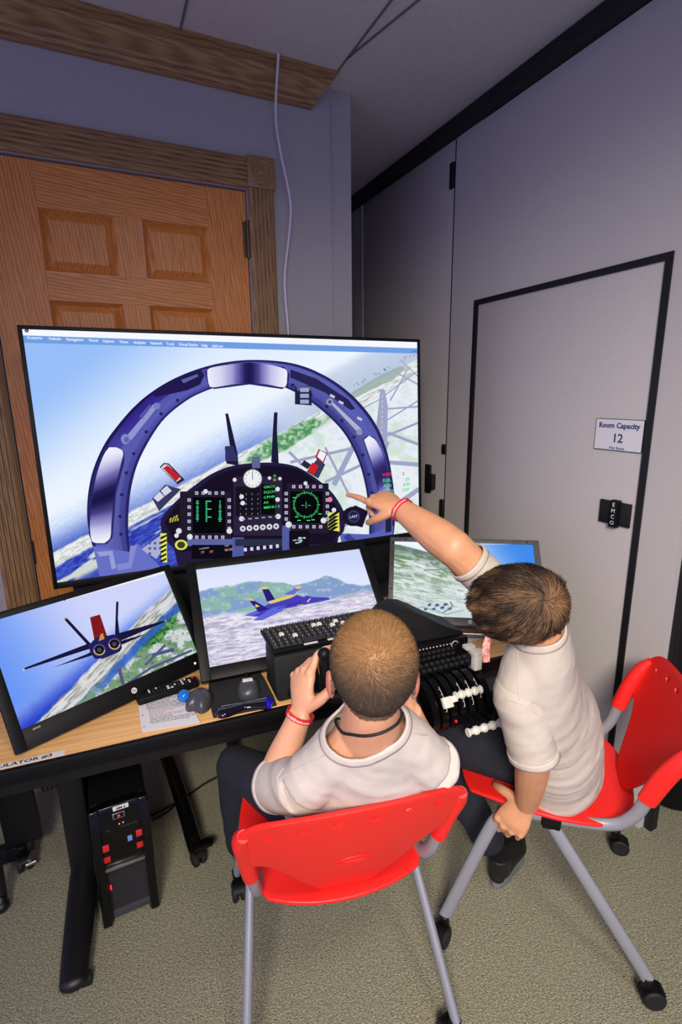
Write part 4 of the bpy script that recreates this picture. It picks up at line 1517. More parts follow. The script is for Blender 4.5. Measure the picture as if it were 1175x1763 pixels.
# throttle quadrant
tq = thing('throttle_quadrant', 'black throttle quadrant with white-handled levers beside the standing monitor console', 'throttle', tuple(K(0.55, -0.1, DTOP - 0.03)))
tq['label'] = 'black throttle quadrant with white lever handles in front of the radio panel'
QV, QZ, QR = -0.135, 0.690, 0.088
S0 = 0.385


def Q(s, a, r):
    return K(S0 + s, QV - r * math.cos(a), QZ + r * math.sin(a))


MB().box(K(S0 + 0.105, QV + 0.055, QZ - 0.02), (0.225, 0.15, 0.10), CB, bev=0.006).out('base', M['black'], tq)
for k in range(7):
    mb = MB()
    pts = [(-QR * math.cos(a), QR * math.sin(a)) for a in np.linspace(-0.35, math.pi - 0.5, 20)]
    mb.prism([(x, y) for x, y in pts], K(S0 + 0.004 + k * 0.030, QV, QZ), CV, (0, 0, 1), CU, 0.021, bev=0.002)
    mb.out('arc_cover', M['gloss'], tq)
    mb = MB()
    if k in (1, 3, 4, 5):
        aa = np.linspace(0.35 if k != 5 else 0.5, 1.15, 10)
        mb.tube([Q(0.004 + k * 0.030 + 0.016, a, QR + 0.0005) for a in aa], 0.0009, 5, 1)
        for a in aa[::2]:
            mb.tube([Q(0.004 + k * 0.030 + 0.011, a, QR + 0.0005), Q(0.004 + k * 0.030 + 0.016, a, QR + 0.0005)], 0.0007, 5, 1)
        mb.out('scale_marks', M['label'], tq)
    else:
        mb.bm.free()


def lever(s, a, r1, w, kind):
    P0, P1 = Q(s, a, QR - 0.02), Q(s, a, r1)
    lv = MB().tube([P0, P1], [(0.003, 0.006), (0.003, 0.005)], 8, 1, side=CU).out('lever', M['black'], tq)
    if kind == 'spool':
        ax = CU
        h = MB()
        n = 18
        prof = [(-.5, .0), (-.5, .0115), (-.38, .0125), (-.15, .0085), (.15, .0085), (.38, .0125), (.5, .0115), (.5, 0)]
        h.tube([P1 + ax * (p[0] * w) for p in prof], [max(p[1], 0.0003) for p in prof], n, 1)
        h.out('handle', M['white'], lv, ang=35)
    elif kind == 'box':
        B = basis(P1 - P0, CU)
        MB().box(P1, (w, 0.030, 0.014), B, bev=0.002).box(P1 + CU * (w * .75) + V(0, 0, .006), (w * .6, 0.018, 0.012), B, bev=0.002).out('handle', M['white'], lv)
    return lv


lever(0.048, 0.62, QR + 0.016, 0.030, 'box')
for k in range(4):
    lever(0.084 + k * 0.0225, 0.72, QR + 0.024, 0.021, 'spool')
for k in range(4):
    lever(0.094 + k * 0.028, -0.06, QR + 0.052, 0.0285, 'spool')
# pale flap lever standing at the far right
fl = Q(0.195, 1.45, QR)
lv = MB().tube([fl - V(0, 0, 0.02), fl + V(0, 0, 0.03)], [(0.004, 0.006)] * 2, 8, 1, side=CU).out('lever', M['black'], tq)
MB().box(fl + V(0.0, -0.004, 0.030), (0.026, 0.022, 0.048), CB, bev=0.003).box(fl + V(0.004, 0.0, 0.058), (0.040, 0.030, 0.012), CB, bev=0.003).box(fl + V(-0.010, 0.022, 0.070), (0.034, 0.024, 0.012), CB, bev=0.003).out('handle', M['white'], lv)
MB().ball(Q(0.075, -0.02, QR + 0.004), 0.005).out('red_button', M['redsmall'], tq)
# ---------------------------------------------------------------- television cart behind the desk
cart = thing('television_cart', 'black rolling television cart with legs reaching under the desk', 'cart', (0.56, 2.0, 0))


def castor(parent, p, head, side, r=0.03, name='caster', mat=None):
    """swivel caster: fork hood and wheel(s), p is the floor point below its stem"""
    p = Vector(p)
    h = Vector((head[0], head[1], 0)).normalized()
    sd = V(-h.y, h.x, 0)
    c = p + h * 0.018 + V(0, 0, r)
    mb = MB()
    for s_ in (-0.013, 0.013):
        mb.cyl(c + sd * (s_ - 0.0085), c + sd * (s_ + 0.0085), r, n=22, bev=0.004)
    w = mb.out(name, mat or M['rubber'], parent)
    mb = MB()
    arc = [(-(r + .004) * math.cos(t), (r + .004) * math.sin(t)) for t in np.linspace(0.1, math.pi * .80, 12)]
    inn = [((r - .001) * -math.cos(t), (r - .001) * math.sin(t)) for t in np.linspace(0.1, math.pi * .80, 12)][::-1]
    mb.prism(arc + inn, c - sd * 0.016, h, (0, 0, 1), sd, 0.032)
    mb.cyl(p + V(0, 0, 2 * r - 0.004), p + V(0, 0, 2 * r + 0.034), 0.013, 0.016, n=16, bev=0.002)
    mb.out('hood', M['black'], w)
    return w


for sx in (-0.41, 0.41):
    x = 0.56 + sx
    MB().tube([V(x + 0.003, 1.555, 0.062), V(x, 1.60, 0.078), V(x - 0.01, 1.75, 0.10), V(x - 0.03, 1.95, 0.13), V(x - 0.05, 2.10, 0.14)], [(0.024, 0.020)] + [(0.026, 0.025)] * 4, 12, 6, side=(1, 0, 0)).out('base_leg', M['gloss'], cart)
    MB().box((x + 0.028, 1.555, 0.075), (0.07, 0.03, 0.022), basis((0.3, 0, 1), (1, 0.3, -.3)), bev=0.006).out('brake_pedal', M['gloss'], cart)
    castor(cart, (x + 0.004, 1.575, 0), (0.3, -1), 1, 0.026)
MB().box((0.56, 2.10, 0.14), (0.86, 0.05, 0.05), bev=0.006).out('cross_bar', M['blackmetal'], cart)
for sx in (-0.16, 0.16):
    MB().box((0.56 + sx, 2.05, 0.80), (0.05, 0.05, 1.50), bev=0.006).out('post', M['blackmetal'], cart)
MB().box((0.56, 2.0, 1.36), (0.50, 0.03, 0.34), bev=0.004).out('mount_plate', M['blackmetal'], cart)

MB().box((0.57, 2.005, 0.855), (1.42, 0.02, 0.27), bev=0.004).out('shelf_panel', M['blackmatte'], cart)

# ---------------------------------------------------------------- black table base at the left edge
tb2 = thing('table_base', 'black metal table base standing behind the desk at the left edge', 'table base', (-0.42, 1.75, 0))
pA, pB = at_z(0.0, 4, 1568), at_z(0.0, 48, 1492)
MB().tube([V(pA.x, pA.y, 0.03), V(pA.x - 0.004, pA.y + 0.03, 0.10), V(pA.x - 0.012, pA.y + 0.10, 0.68)], [0.020, 0.020, 0.020], 14, 6).ball((pA.x, pA.y, 0.02), (0.024, 0.024, 0.020)).out('post', M['blackmetal'], tb2)
MB().box((pB.x - 0.085, pB.y + 0.03, 0.055), (0.22, 0.04, 0.06), bev=0.01).out('foot_bar', M['blackmetal'], tb2)
MB().prism([(-0.055, 0.08), (0.055, 0.08), (0.035, 0.69), (-0.075, 0.69)], (pB.x + 0.0, pB.y + 0.045, 0), (1, 0, 0), (0, 0, 1), (0, -1, 0), 0.03, bev=0.005).out('upright_panel', M['blackmetal'], tb2)
cw = castor(tb2, (pB.x - 0.01, pB.y + 0.01, 0), (0.2, -1), 1, 0.026)
MB().box((pB.x + 0.018, pB.y - 0.015, 0.05), (0.016, 0.05, 0.012), basis((0.5, 0, 1), (1, -.2, -.5)), bev=0.003).cyl((pB.x, pB.y - 0.025, 0.03), (pB.x + 0.03, pB.y - 0.02, 0.03), 0.008, n=12).out('brake_lever', M['steel'], cw)

# ---------------------------------------------------------------- computer tower on the floor
X0, X1, YT, HT = -0.146, 0.018, 1.462, 0.400
pc_ = thing('computer_tower', 'black desktop computer tower with red badges on the carpet under the desk', 'computer', ((X0 + X1) / 2, 1.66, 0))
TU, TVv = V(0.9985, 0.02, 0).normalized(), V(-0.02, 0.9985, 0).normalized()
TBs = Matrix((TU, TVv, V(0, 0, 1))).transposed()
TO = V(X0, YT, 0)
TW = X1 - X0


def TT(s, v, z):
    return TO + TU * s + TVv * v + V(0, 0, z)


MB().box(TT(TW / 2, 0.240, HT / 2 + 0.004), (TW - 0.004, 0.39, HT - 0.012), TBs, bev=0.006).out('case', M['black'], pc_)
# front: two side pillars, recessed lower door, slanted top
mb = MB()
sidep = [(0.0, 0.012), (0.0, 0.27), (0.012, 0.33), (0.030, 0.385), (0.034, HT), (0.06, HT), (0.06, 0.0), (0.008, 0.0)]
for s_ in (0.0, TW - 0.026):
    mb.prism([(v - 0.02, z) for v, z in sidep], TT(s_, 0, 0), TVv, (0, 0, 1), TU, 0.026, bev=0.004)
mb.out('front_pillars', M['gloss'], pc_)
mb = MB()
mb.prism([(-0.010, 0.215), (-0.012, 0.27), (0.002, 0.33), (0.016, 0.385), (0.02, HT - .002), (0.05, HT - .002), (0.05, 0.215)], TT(0.024, 0, 0), TVv, (0, 0, 1), TU, TW - 0.048, bev=0.003)
mb.out('drive_panel', M['gloss'], pc_)
mb = MB()
mb.prism([(0.0, 0.20), (0.010, 0.17), (0.014, 0.03), (0.0, 0.012), (0.04, 0.012), (0.04, 0.20)], TT(0.024, 0, 0), TVv, (0, 0, 1), TU, TW - 0.048, bev=0.003)
mb.out('lower_door', M['dark'], pc_)
MB().box(TT(TW / 2, -0.010, 0.208), (TW - 0.05, 0.014, 0.010), TBs, bev=0.003).out('chrome_line', M['steel'], pc_)['label'] = 'bright metal line'
# slanted face helper: points on the panel front by height
def fy(z):
    zz = [(0.215, -0.010), (0.27, -0.012), (0.33, 0.002), (0.385, 0.016), (0.4, 0.02)]
    for a, b in zip(zz[:-1], zz[1:]):
        if z <= b[0]:
            return a[1] + (b[1] - a[1]) * (z - a[0]) / (b[0] - a[0])
    return 0.02


def badge(name, s, z, w, h, mat, lift=0.0012):
    d = 0.5 * h
    a, b = TT(s, fy(z - d) - lift, z - d), TT(s, fy(z + d) - lift, z + d)
    up = (b - a).normalized()
    return MB().box((a + b) / 2, (w, h, 0.003), Matrix((TU, up, TU.cross(up))).transposed(), bev=0.0006).out(name, mat, pc_), (a + b) / 2, up


for (s_, z_) in ((0.035, 0.284), (0.035, 0.245), (TW - 0.034, 0.296), (TW - 0.036, 0.258)):
    badge('red_badge', s_, z_, 0.018, 0.020, M['redsmall'])
badge('blue_badge', 0.103, 0.290, 0.013, 0.016, pm('blue_sticker', (110, 140, 205), 0.4))
_, pcn, upv = badge('label', 0.088, 0.388, 0.044, 0.013, M['label'])
text_part('lettering', 'SIM 3', 0.0095, pcn - upv * 0.0038, TU, upv, M['ink'], pc_, bold=0.0004, lift=0.0022, stretch=1.25)
_, pp_, u_ = badge('power_button_surround', 0.080, 0.366, 0.034, 0.017, M['steel'], 0.0006)
badge('power_button_face', 0.080, 0.367, 0.028, 0.013, M['black'], 0.0016)
MB().ball(TT(0.080, fy(0.366) - 0.004, 0.367), 0.0035).out('power_light', M['led_red'], pc_)
MB().ball(TT(0.079, fy(0.340) - 0.002, 0.342), 0.0022).ball(TT(0.090, fy(0.340) - 0.002, 0.343), 0.0022).out('drive_lights', pm('amber_led', (230, 150, 110), 0.3, emit=((240, 150, 110), .8)), pc_)
MB().ball(TT(0.034, -0.004, 0.135), (0.003, 0.003, 0.010)).out('side_light', M['led_red'], pc_)
mb = MB()
for s_ in (0.045, 0.088, 0.10, 0.112, 0.124):
    a = TT(s_, fy(0.332) - 0.001, 0.332)
    mb.box(a, (0.010, 0.003, 0.005), TBs)
mb.out('ports', M['dark'], pc_)
mb = MB()
for s_ in (0.018, TW - 0.018):
    for v in (0.0, 0.36):
        mb.box(TT(s_, v + 0.01, 0.003), (0.02, 0.02, 0.006), TBs)
mb.out('feet', M['rubber'], pc_)

# cables lying behind the tower
for i, (pts, lab) in enumerate(((((260, 1405), (285, 1392), (320, 1372), (360, 1345), (420, 1318)), 'black cable on the carpet running right from the computer tower'),
                                (((262, 1412), (288, 1398), (305, 1378), (300, 1350)), 'black cable looping up behind the computer tower'))):
    P_ = [at_z(0.006, *q) for q in pts]
    tag(MB().tube(P_, 0.0045, 8, 6).out('power_cable', M['rubber'], loc=tuple(P_[0])), lab, 'cable')

# round black bin beyond the partition end
bn = at_z(0.0, 1150, 1362)
bin_ = thing('waste_bin', 'round black bin standing behind the empty side of the right red chair', 'bin', (bn.x, bn.y + 0.0, 0))
bx, by = bn.x, bn.y
prof = [(0.10, 0.0), (0.115, 0.01), (0.135, 0.14), (0.145, 0.15), (0.145, 0.165), (0.128, 0.165), (0.11, 0.02), (0.0005, 0.015)]
MB().tube([V(bx, by, p[1]) for p in prof], [p[0] for p in prof], 28, 1, side=(1, 0, 0)).out('body', M['black'], bin_)

# ---------------------------------------------------------------- red chairs
def chair(O, yaw, label, name='chair', heads=None, k=1.0, legdx=(0, 0, 0, 0)):
    O = Vector((O[0], O[1], 0))
    r, w = V(math.cos(yaw), math.sin(yaw), 0), V(-math.sin(yaw), math.cos(yaw), 0)

    def C(a, b, c):
        return O + (r * a + w * b + V(0, 0, c)) * k
    t = thing(name, label, 'chair', tuple(O), 'red shell chairs on casters')
    BB = Matrix((r, w, V(0, 0, 1))).transposed()
    for sg in (-1, 1):
        # one bent tube: front leg, seat rail, back upright
        P_ = [C(sg * .245, .262, .085), C(sg * .215, .165, .36), C(sg * .202, .128, .435), C(sg * .19, .085, .455), C(sg * .19, -.03, .462), C(sg * .192, -.15, .482), C(sg * .20, -.198, .53), C(sg * .208, -.222, .60), C(sg * .215, -.245, .67)]
        MB().tube(P_, [(0.013, 0.018)] * 3 + [(0.013, 0.017)] * 6, 14, 6, side=r).out('side_frame', M['greymetal'], t)
        MB().tube([C(sg * .2, -.005, .452), C(sg * .248, -.268, .085)], [(0.012, 0.018)] * 2, 14, 1, side=r).out('rear_leg', M['greymetal'], t)
        MB().box(C(sg * .196, -.006, .458), (0.036, 0.05, 0.040), BB, bev=0.008).out('bracket', M['black'], t)
        for j, yy in enumerate((.262, -.268)):
            hd = (heads or {}).get((sg, j), (0.3, 1))
            h = r * hd[0] + w * hd[1]
            castor(t, C(sg * .246, yy, 0).xy.to_3d(), (h.x, h.y), 1, 0.029)
    # seat shell
    nx, ny = 20, 20
    vs = []

    def outline(u, v):
        # superellipse-ish rounded seat
        x, y = u * 2 - 1, v * 2 - 1
        a = 0.206 - 0.012 * y * (y > 0) - 0.012 * y * y * (y < 0)
        f = math.sqrt(max(0, 1 - 0.5 * y * y)), math.sqrt(max(0, 1 - 0.5 * x * x))
        q = 0.55
        return a * x * (1 - q + q * f[0] / .85), 0.222 * y * (1 - q + q * f[1] / .85) + 0.01
    for j in range(ny + 1):
        for i in range(nx + 1):
            x, y = outline(i / nx, j / ny)
            yy = (y - .01) / .222
            z = 0.495 - 0.022 * (1 - (x / .215) ** 2) * max(0, 1 - yy * yy) - 0.03 * max(0, yy - .55) ** 1.5 * 2 + 0.0 * x - 0.010 * max(0, -yy)
            vs.append(C(x, y, z))
    fs = [(j * (nx + 1) + i, j * (nx + 1) + i + 1, (j + 1) * (nx + 1) + i + 1, (j + 1) * (nx + 1) + i) for j in range(ny) for i in range(nx)]
    mb = MB()
    mb.faces(vs, fs)
    o = mb.out('seat', M['red'], t, ang=60)
    for nm, th in (('shell', 0.010),):
        md_ = o.modifiers.new(nm, 'SOLIDIFY')
        md_.thickness = th
        md_.offset = -1
    bv = o.modifiers.new('edge', 'BEVEL')
    bv.width = 0.003
    bv.segments = 2
    bv.limit_method = 'ANGLE'
    # backrest shell with holes near the top
    nx, ny = 48, 26
    holes = [(-.175, .752, .9), (-.112, .762, 1), (-.043, .769, 1), (.030, .769, 1), (.098, .763, 1), (.165, .753, .9)]

    def back(x, s):
        """x across, s 0 bottom .. 1 top"""
        z1 = 0.808 - 0.016 * (x / .235) ** 2 - 0.034 * max(0, (abs(x) - .17) / .062) ** 2.2
        z0 = 0.484 + 0.165 * ss(.03, .195, np.array(abs(x))).item()
        z = z0 + (z1 - z0) * s
        q = (z - .5) / .34
        y = -.195 - .135 * q - .030 * (1 - (x / .235) ** 2) * (1 - .3 * q) + .03 * (1 - q) ** 2 * .5
        return x, y, z
    vs, fs = [], []
    for j in range(ny + 1):
        for i in range(nx + 1):
            x = (i / nx * 2 - 1) * .232
            vs.append(C(*back(x, j / ny)))
    for j in range(ny):
        for i in range(nx):
            xc = ((i + .5) / nx * 2 - 1) * .232
            _, _, zc = back(xc, (j + .5) / ny)
            fs.append((j * (nx + 1) + i, j * (nx + 1) + i + 1, (j + 1) * (nx + 1) + i + 1, (j + 1) * (nx + 1) + i))
    mb = MB()
    mb.faces(vs, fs)
    bm = mb.bm
    me_ = mb.mesh('backrest')
    me_.materials.append(M['red'])
    smooth_by_angle(me_, 60)
    o = link_mesh('backrest', me_, None, t)
    sd = o.modifiers.new('shell', 'SOLIDIFY')
    sd.thickness = 0.009
    sd.offset = 0
    # holes: boolean with short oval cutters, applied at once and removed
    cut = MB()
    for (x, z, sc_) in holes:
        _, y, _ = back(x, 0.88)
        a, b = C(x, y - .05, z), C(x, y + .05, z + .012)
        cut.tube([a, b], [(0.0115 * sc_, 0.0075)] * 2, 16, 1, side=r)
    co = cut.out('cutter', M['red'])
    bo = o.modifiers.new('holes', 'BOOLEAN')
    bo.object = co
    bo.solver = 'EXACT'
    bo.operation = 'DIFFERENCE'
    bv = o.modifiers.new('edge', 'BEVEL')
    bv.width = 0.003
    bv.segments = 2
    bv.limit_method = 'ANGLE'
    bpy.context.view_layer.update()
    me2 = bpy.data.meshes.new_from_object(o.evaluated_get(bpy.context.evaluated_depsgraph_get()))
    o.modifiers.clear()
    o.data = me2
    bpy.data.objects.remove(co)
    smooth_by_angle(me2, 40)
    # oval moulded mark on the back face
    _, y, z = back(0.0, .42)
    c = C(0, y - .0055, z)
    bu = (C(0, back(0, .45)[1], back(0, .45)[2]) - C(0, back(0, .39)[1], back(0, .39)[2])).normalized()
    mb = MB()
    mb.tube([c + r * (.036 * math.cos(a)) + bu * (.016 * math.sin(a)) for a in np.linspace(0, 2 * math.pi, 28, endpoint=False)], 0.0009, 6, 1, closed=True)
    mb.tube([c - r * .02, c + r * .02], [(0.0025, .0008)] * 2, 8, 1)
    mb.out('moulded_mark', M['red'], t)
    # sleeves over the uprights
    for sg in (-1, 1):
        P_ = [C(sg * .208, -.220, .59), C(sg * .216, -.248, .67), C(sg * .222, -.278, .73), C(sg * .218, -.300, .762)]
        MB().tube(P_, [(0.019, 0.023), (0.020, 0.024), (0.019, 0.021), (0.012, 0.012)], 16, 6, side=r).out('back_sleeve', M['red'], t)
    return t


chair((0.450, 1.072), -0.205, 'red plastic chair seen from behind, with the buzz-cut boy sitting on it', heads={(-1, 1): (0, 1), (1, 1): (-.3, 1), (-1, 0): (.1, -1), (1, 0): (.5, 1)}, k=1.03)
chair((1.138, 0.972), 0.805, 'red plastic chair turned sideways, with the pointing boy sitting on its edge', heads={(-1, 0): (-.8, .3), (-1, 1): (.2, -1), (1, 1): (0, -1), (1, 0): (.3, 1)})
# ---------------------------------------------------------------- people
from mathutils.bvhtree import BVHTree
RX, UX, FX = Vector(CM[0]), Vector(CM[1]), Vector(CM[2])


def voxel(mb, size, smooth=4, fac=0.5):
    """fuse closed pieces into one continuous surface"""
    me = mb.mesh('form')
    o = bpy.data.objects.new('form', me)
    COL.objects.link(o)
    r = o.modifiers.new('fuse', 'REMESH')
    r.mode = 'VOXEL'
    r.voxel_size = size
    s = o.modifiers.new('soften', 'SMOOTH')
    s.iterations = smooth
    s.factor = fac
    bpy.context.view_layer.update()
    out = bpy.data.meshes.new_from_object(o.evaluated_get(bpy.context.evaluated_depsgraph_get()))
    bpy.data.objects.remove(o)
    bpy.data.meshes.remove(me)
    out.materials.clear()
    return out


def coords(me):
    a = np.empty(len(me.vertices) * 3)
    me.vertices.foreach_get('co', a)
    return a.reshape(-1, 3)


def normals(me):
    a = np.empty(len(me.vertices) * 3)
    me.vertices.foreach_get('normal', a)
    return a.reshape(-1, 3)


def frame(fwd, up):
    f = Vector(fwd).normalized()
    u = Vector(up)
    u = (u - f * u.dot(f)).normalized()
    r = f.cross(u)
    return Matrix((r, f, u)).transposed()     # columns: right, forward, up


def head(mb, c, B, k=1.0, ear_out=0.0):
    H = lambda x, y, z: c + B @ (V(x, y, z) * k)
    e = lambda x, y, z, a, b, d, BB=B: mb.ball(H(x, y, z), (a * k, b * k, d * k), BB, 24, 16)
    e(0, -.010, .022, .0745, .093, .084)          # cranium
    e(0, .030, .020, .064, .064, .070)            # forehead
    e(0, .032, -.035, .056, .058, .066)           # face
    e(0, .045, -.078, .036, .036, .030)           # jaw
    e(0, .074, -.093, .018, .016, .013)           # chin
    for s in (-1, 1):
        e(s * .034, .062, -.028, .022, .022, .022)    # cheek
        e(s * .042, .018, -.065, .018, .036, .022)    # jaw corner
        e(s * .030, .078, .016, .022, .012, .008)     # brow
        # ear: shell with rim and lobe
        EB = B @ Matrix.Rotation(s * -0.35, 3, 'Z') @ Matrix.Rotation(0.12, 3, 'X')
        ex = s * (.0755 + ear_out)
        e(ex, -.014, -.027, .0055, .016, .026, EB)
        mb.tube([H(ex + s * .002, 0, 0) + EB @ (V(s * .001, .017 * math.cos(t) - .014, .027 * math.sin(t) - .027) * k) for t in np.linspace(-.4, 3.9, 14)], .0038 * k, 8, 1)
        e(ex - s * .002, -.010, -.050, .005, .010, .010, EB)
    # nose
    mb.tube([H(0, .083, .010), H(0, .096, -.014), H(0, .104, -.030)], [.0065 * k, .0085 * k, .011 * k], 12, 4)
    mb.ball(H(0, .105, -.031), .0105 * k)
    for s in (-1, 1):
        e(s * .011, .094, -.034, .007, .009, .007)
    # lips
    e(0, .087, -.058, .019, .010, .0052)
    e(0, .085, -.067, .017, .010, .0058)
    return H


def eyes(H, B, body, k=1.0):
    for s in (-1, 1):
        e = MB().ball(H(s * .030, .0765, -.001), .0115 * k, B, 16, 12).out('eye', M['eyewhite'], body)
        MB().ball(H(s * .030, .0865, -.001), (.0052 * k, .0022 * k, .0052 * k), B, 14, 8).out('iris', M['iris'], e)
        MB().tube([H(s * .014, .090, .017), H(s * .030, .091, .022), H(s * .046, .080, .017)], [.0018 * k, .003 * k, .0015 * k], 8, 5).out('eyebrow', M['brow'], body)


def hand(mb, wrist, fwd, back, side, curl, thumb, s=1.0, spread=0.06):
    """side: +1 when the thumb lies on fwd x back; curl: three bend angles per finger"""
    Y = Vector(fwd).normalized()
    Z = Vector(back)
    Z = (Z - Y * Z.dot(Y)).normalized()
    X = Y.cross(Z) * side
    L = lambda x, y, z: Vector(wrist) + (X * x + Y * y + Z * z) * s
    mb.tube([L(0, -.012, 0), L(0, .008, 0), L(.002, .034, .001), L(.001, .060, .002), L(0, .078, .0)],
            [(.0225 * s, .0175 * s), (.0235 * s, .016 * s), (.033 * s, .0155 * s), (.037 * s, .0145 * s), (.035 * s, .010 * s)], 18, 5, side=X)
    mb.ball(L(.018, .026, -.006), (.016 * s, .022 * s, .013 * s), Matrix((X, Y, Z)).transposed())
    base = [(.0275, .077), (.0095, .082), (-.0095, .079), (-.0275, .071)]
    lens = [(.037, .023, .020), (.041, .026, .021), (.037, .024, .020), (.029, .019, .018)]
    rad = [(.0085, .0076, .0064), (.0088, .0078, .0066), (.0083, .0074, .0062), (.0074, .0066, .0056)]
    tips = []
    for i in range(4):
        a = 0.0
        sp = (base[i][0] / .0275) * spread
        p = L(base[i][0], base[i][1] - .012, 0)
        P_, R_ = [L(base[i][0] * .8, base[i][1] - .035, 0.001), p, ], [rad[i][0] * s, rad[i][0] * 1.12 * s]
        p = L(base[i][0], base[i][1], 0.0005)
        P_.append(p)
        R_.append(rad[i][0] * 1.12 * s)
        for j in range(3):
            a += curl[i][j]
            d = (Y * math.cos(a) - Z * math.sin(a)) + X * sp * (1 if a < 1.2 else 0)
            d.normalize()
            q = p + d * lens[i][j] * s
            P_ += [p.lerp(q, .5), q]
            R_ += [(rad[i][j] * .97) * s, (rad[i][min(j + 1, 2)] * 1.0) * s]
            p = q
        mb.tube(P_, R_, 12, 3)
        mb.ball(p, R_[-1] * 1.0)
        mb.ball(L(base[i][0], base[i][1], .003), rad[i][0] * 1.2 * s)
        tips.append(p)
    p = L(.020, .012, -.004)
    P_, R_ = [p], [.012 * s]
    for (d, l), r_ in zip(zip(thumb, (.034, .030, .024)), (.0115, .0092, .0078)):
        d = (X * d[0] + Y * d[1] + Z * d[2]).normalized()
        p = p + d * l * s
        P_.append(p)
        R_.append(r_ * s)
    mb.tube(P_, R_, 12, 4)
    mb.ball(p, R_[-1])
    tips.append(p)
    return tips, L, (X, Y, Z)


def nails(tips, L, axes, body, s, mat):
    pass


def wrinkle(me, fn):
    co, no = coords(me), normals(me)
    d = fn(co, no)
    me.vertices.foreach_set('co', (co + no * d[:, None]).ravel())
    me.update()


def largest(bm):
    seen, best = set(), []
    for f in bm.faces:
        if f in seen:
            continue
        st, comp = [f], []
        seen.add(f)
        while st:
            g = st.pop()
            comp.append(g)
            for e in g.edges:
                for h in e.link_faces:
                    if h not in seen:
                        seen.add(h)
                        st.append(h)
        if len(comp) > len(best):
            best = comp
    bs = set(best)
    bmesh.ops.delete(bm, geom=[f for f in bm.faces if f not in bs], context='FACES')


def cut_neck(me, c, n, x, a, b, down=.10, up=.30):
    """opens the garment with an elliptical punch along n"""
    n = Vector(n).normalized()
    mb = MB().tube([c - n * down, c + n * up], [(a, b)] * 2, 48, 1, side=x)
    cm = mb.mesh('punch')
    cm.materials.append(M['ink'])
    co = bpy.data.objects.new('punch', cm)
    o = bpy.data.objects.new('form', me)
    me.materials.append(M['shirt'])
    for q in (co, o):
        COL.objects.link(q)
    bo = o.modifiers.new('open', 'BOOLEAN')
    bo.object = co
    bo.solver = 'EXACT'
    bo.material_mode = 'TRANSFER'
    bo.operation = 'DIFFERENCE'
    bpy.context.view_layer.update()
    out = bpy.data.meshes.new_from_object(o.evaluated_get(bpy.context.evaluated_depsgraph_get()))
    ink = [i for i, m in enumerate(out.materials) if m == M['ink']]
    bm = bmesh.new()
    bm.from_mesh(out)
    bmesh.ops.delete(bm, geom=[f for f in bm.faces if f.material_index in ink], context='FACES')
    for f in bm.faces:
        f.material_index = 0
    largest(bm)
    bm.to_mesh(out)
    bm.free()
    out.materials.clear()
    for q in (co, o):
        bpy.data.objects.remove(q)
    return out


def cut_mesh(me, planes):
    """planes: (point, normal, axis radius, reach): removes what lies beyond the plane, close to the axis through point"""
    bm = bmesh.new()
    bm.from_mesh(me)
    bm.normal_update()
    for (p, n, ar, reach) in planes:
        n = Vector(n).normalized()

        def near(q):
            d = q - p
            h = d.dot(n)
            return -.03 < h < reach and (d - n * h).length < ar

        def own(f):
            q = f.calc_center_median()
            if not near(q):
                return False
            d = q - p
            rd = d - n * d.dot(n)
            return abs(f.normal.dot(n)) > .75 or f.normal.dot(rd) > -.15 * rd.length
        fs = [f for f in bm.faces if own(f)]
        vs = list({v for f in fs for v in f.verts})
        es = list({e for f in fs for e in f.edges})
        bmesh.ops.bisect_plane(bm, geom=vs + es + fs, plane_co=p, plane_no=n, dist=1e-6)
        kill = [f for f in bm.faces if own(f) and (f.calc_center_median() - p).dot(n) > 0]
        bmesh.ops.delete(bm, geom=kill, context='FACES')
    largest(bm)
    bm.to_mesh(me)
    bm.free()
    return me


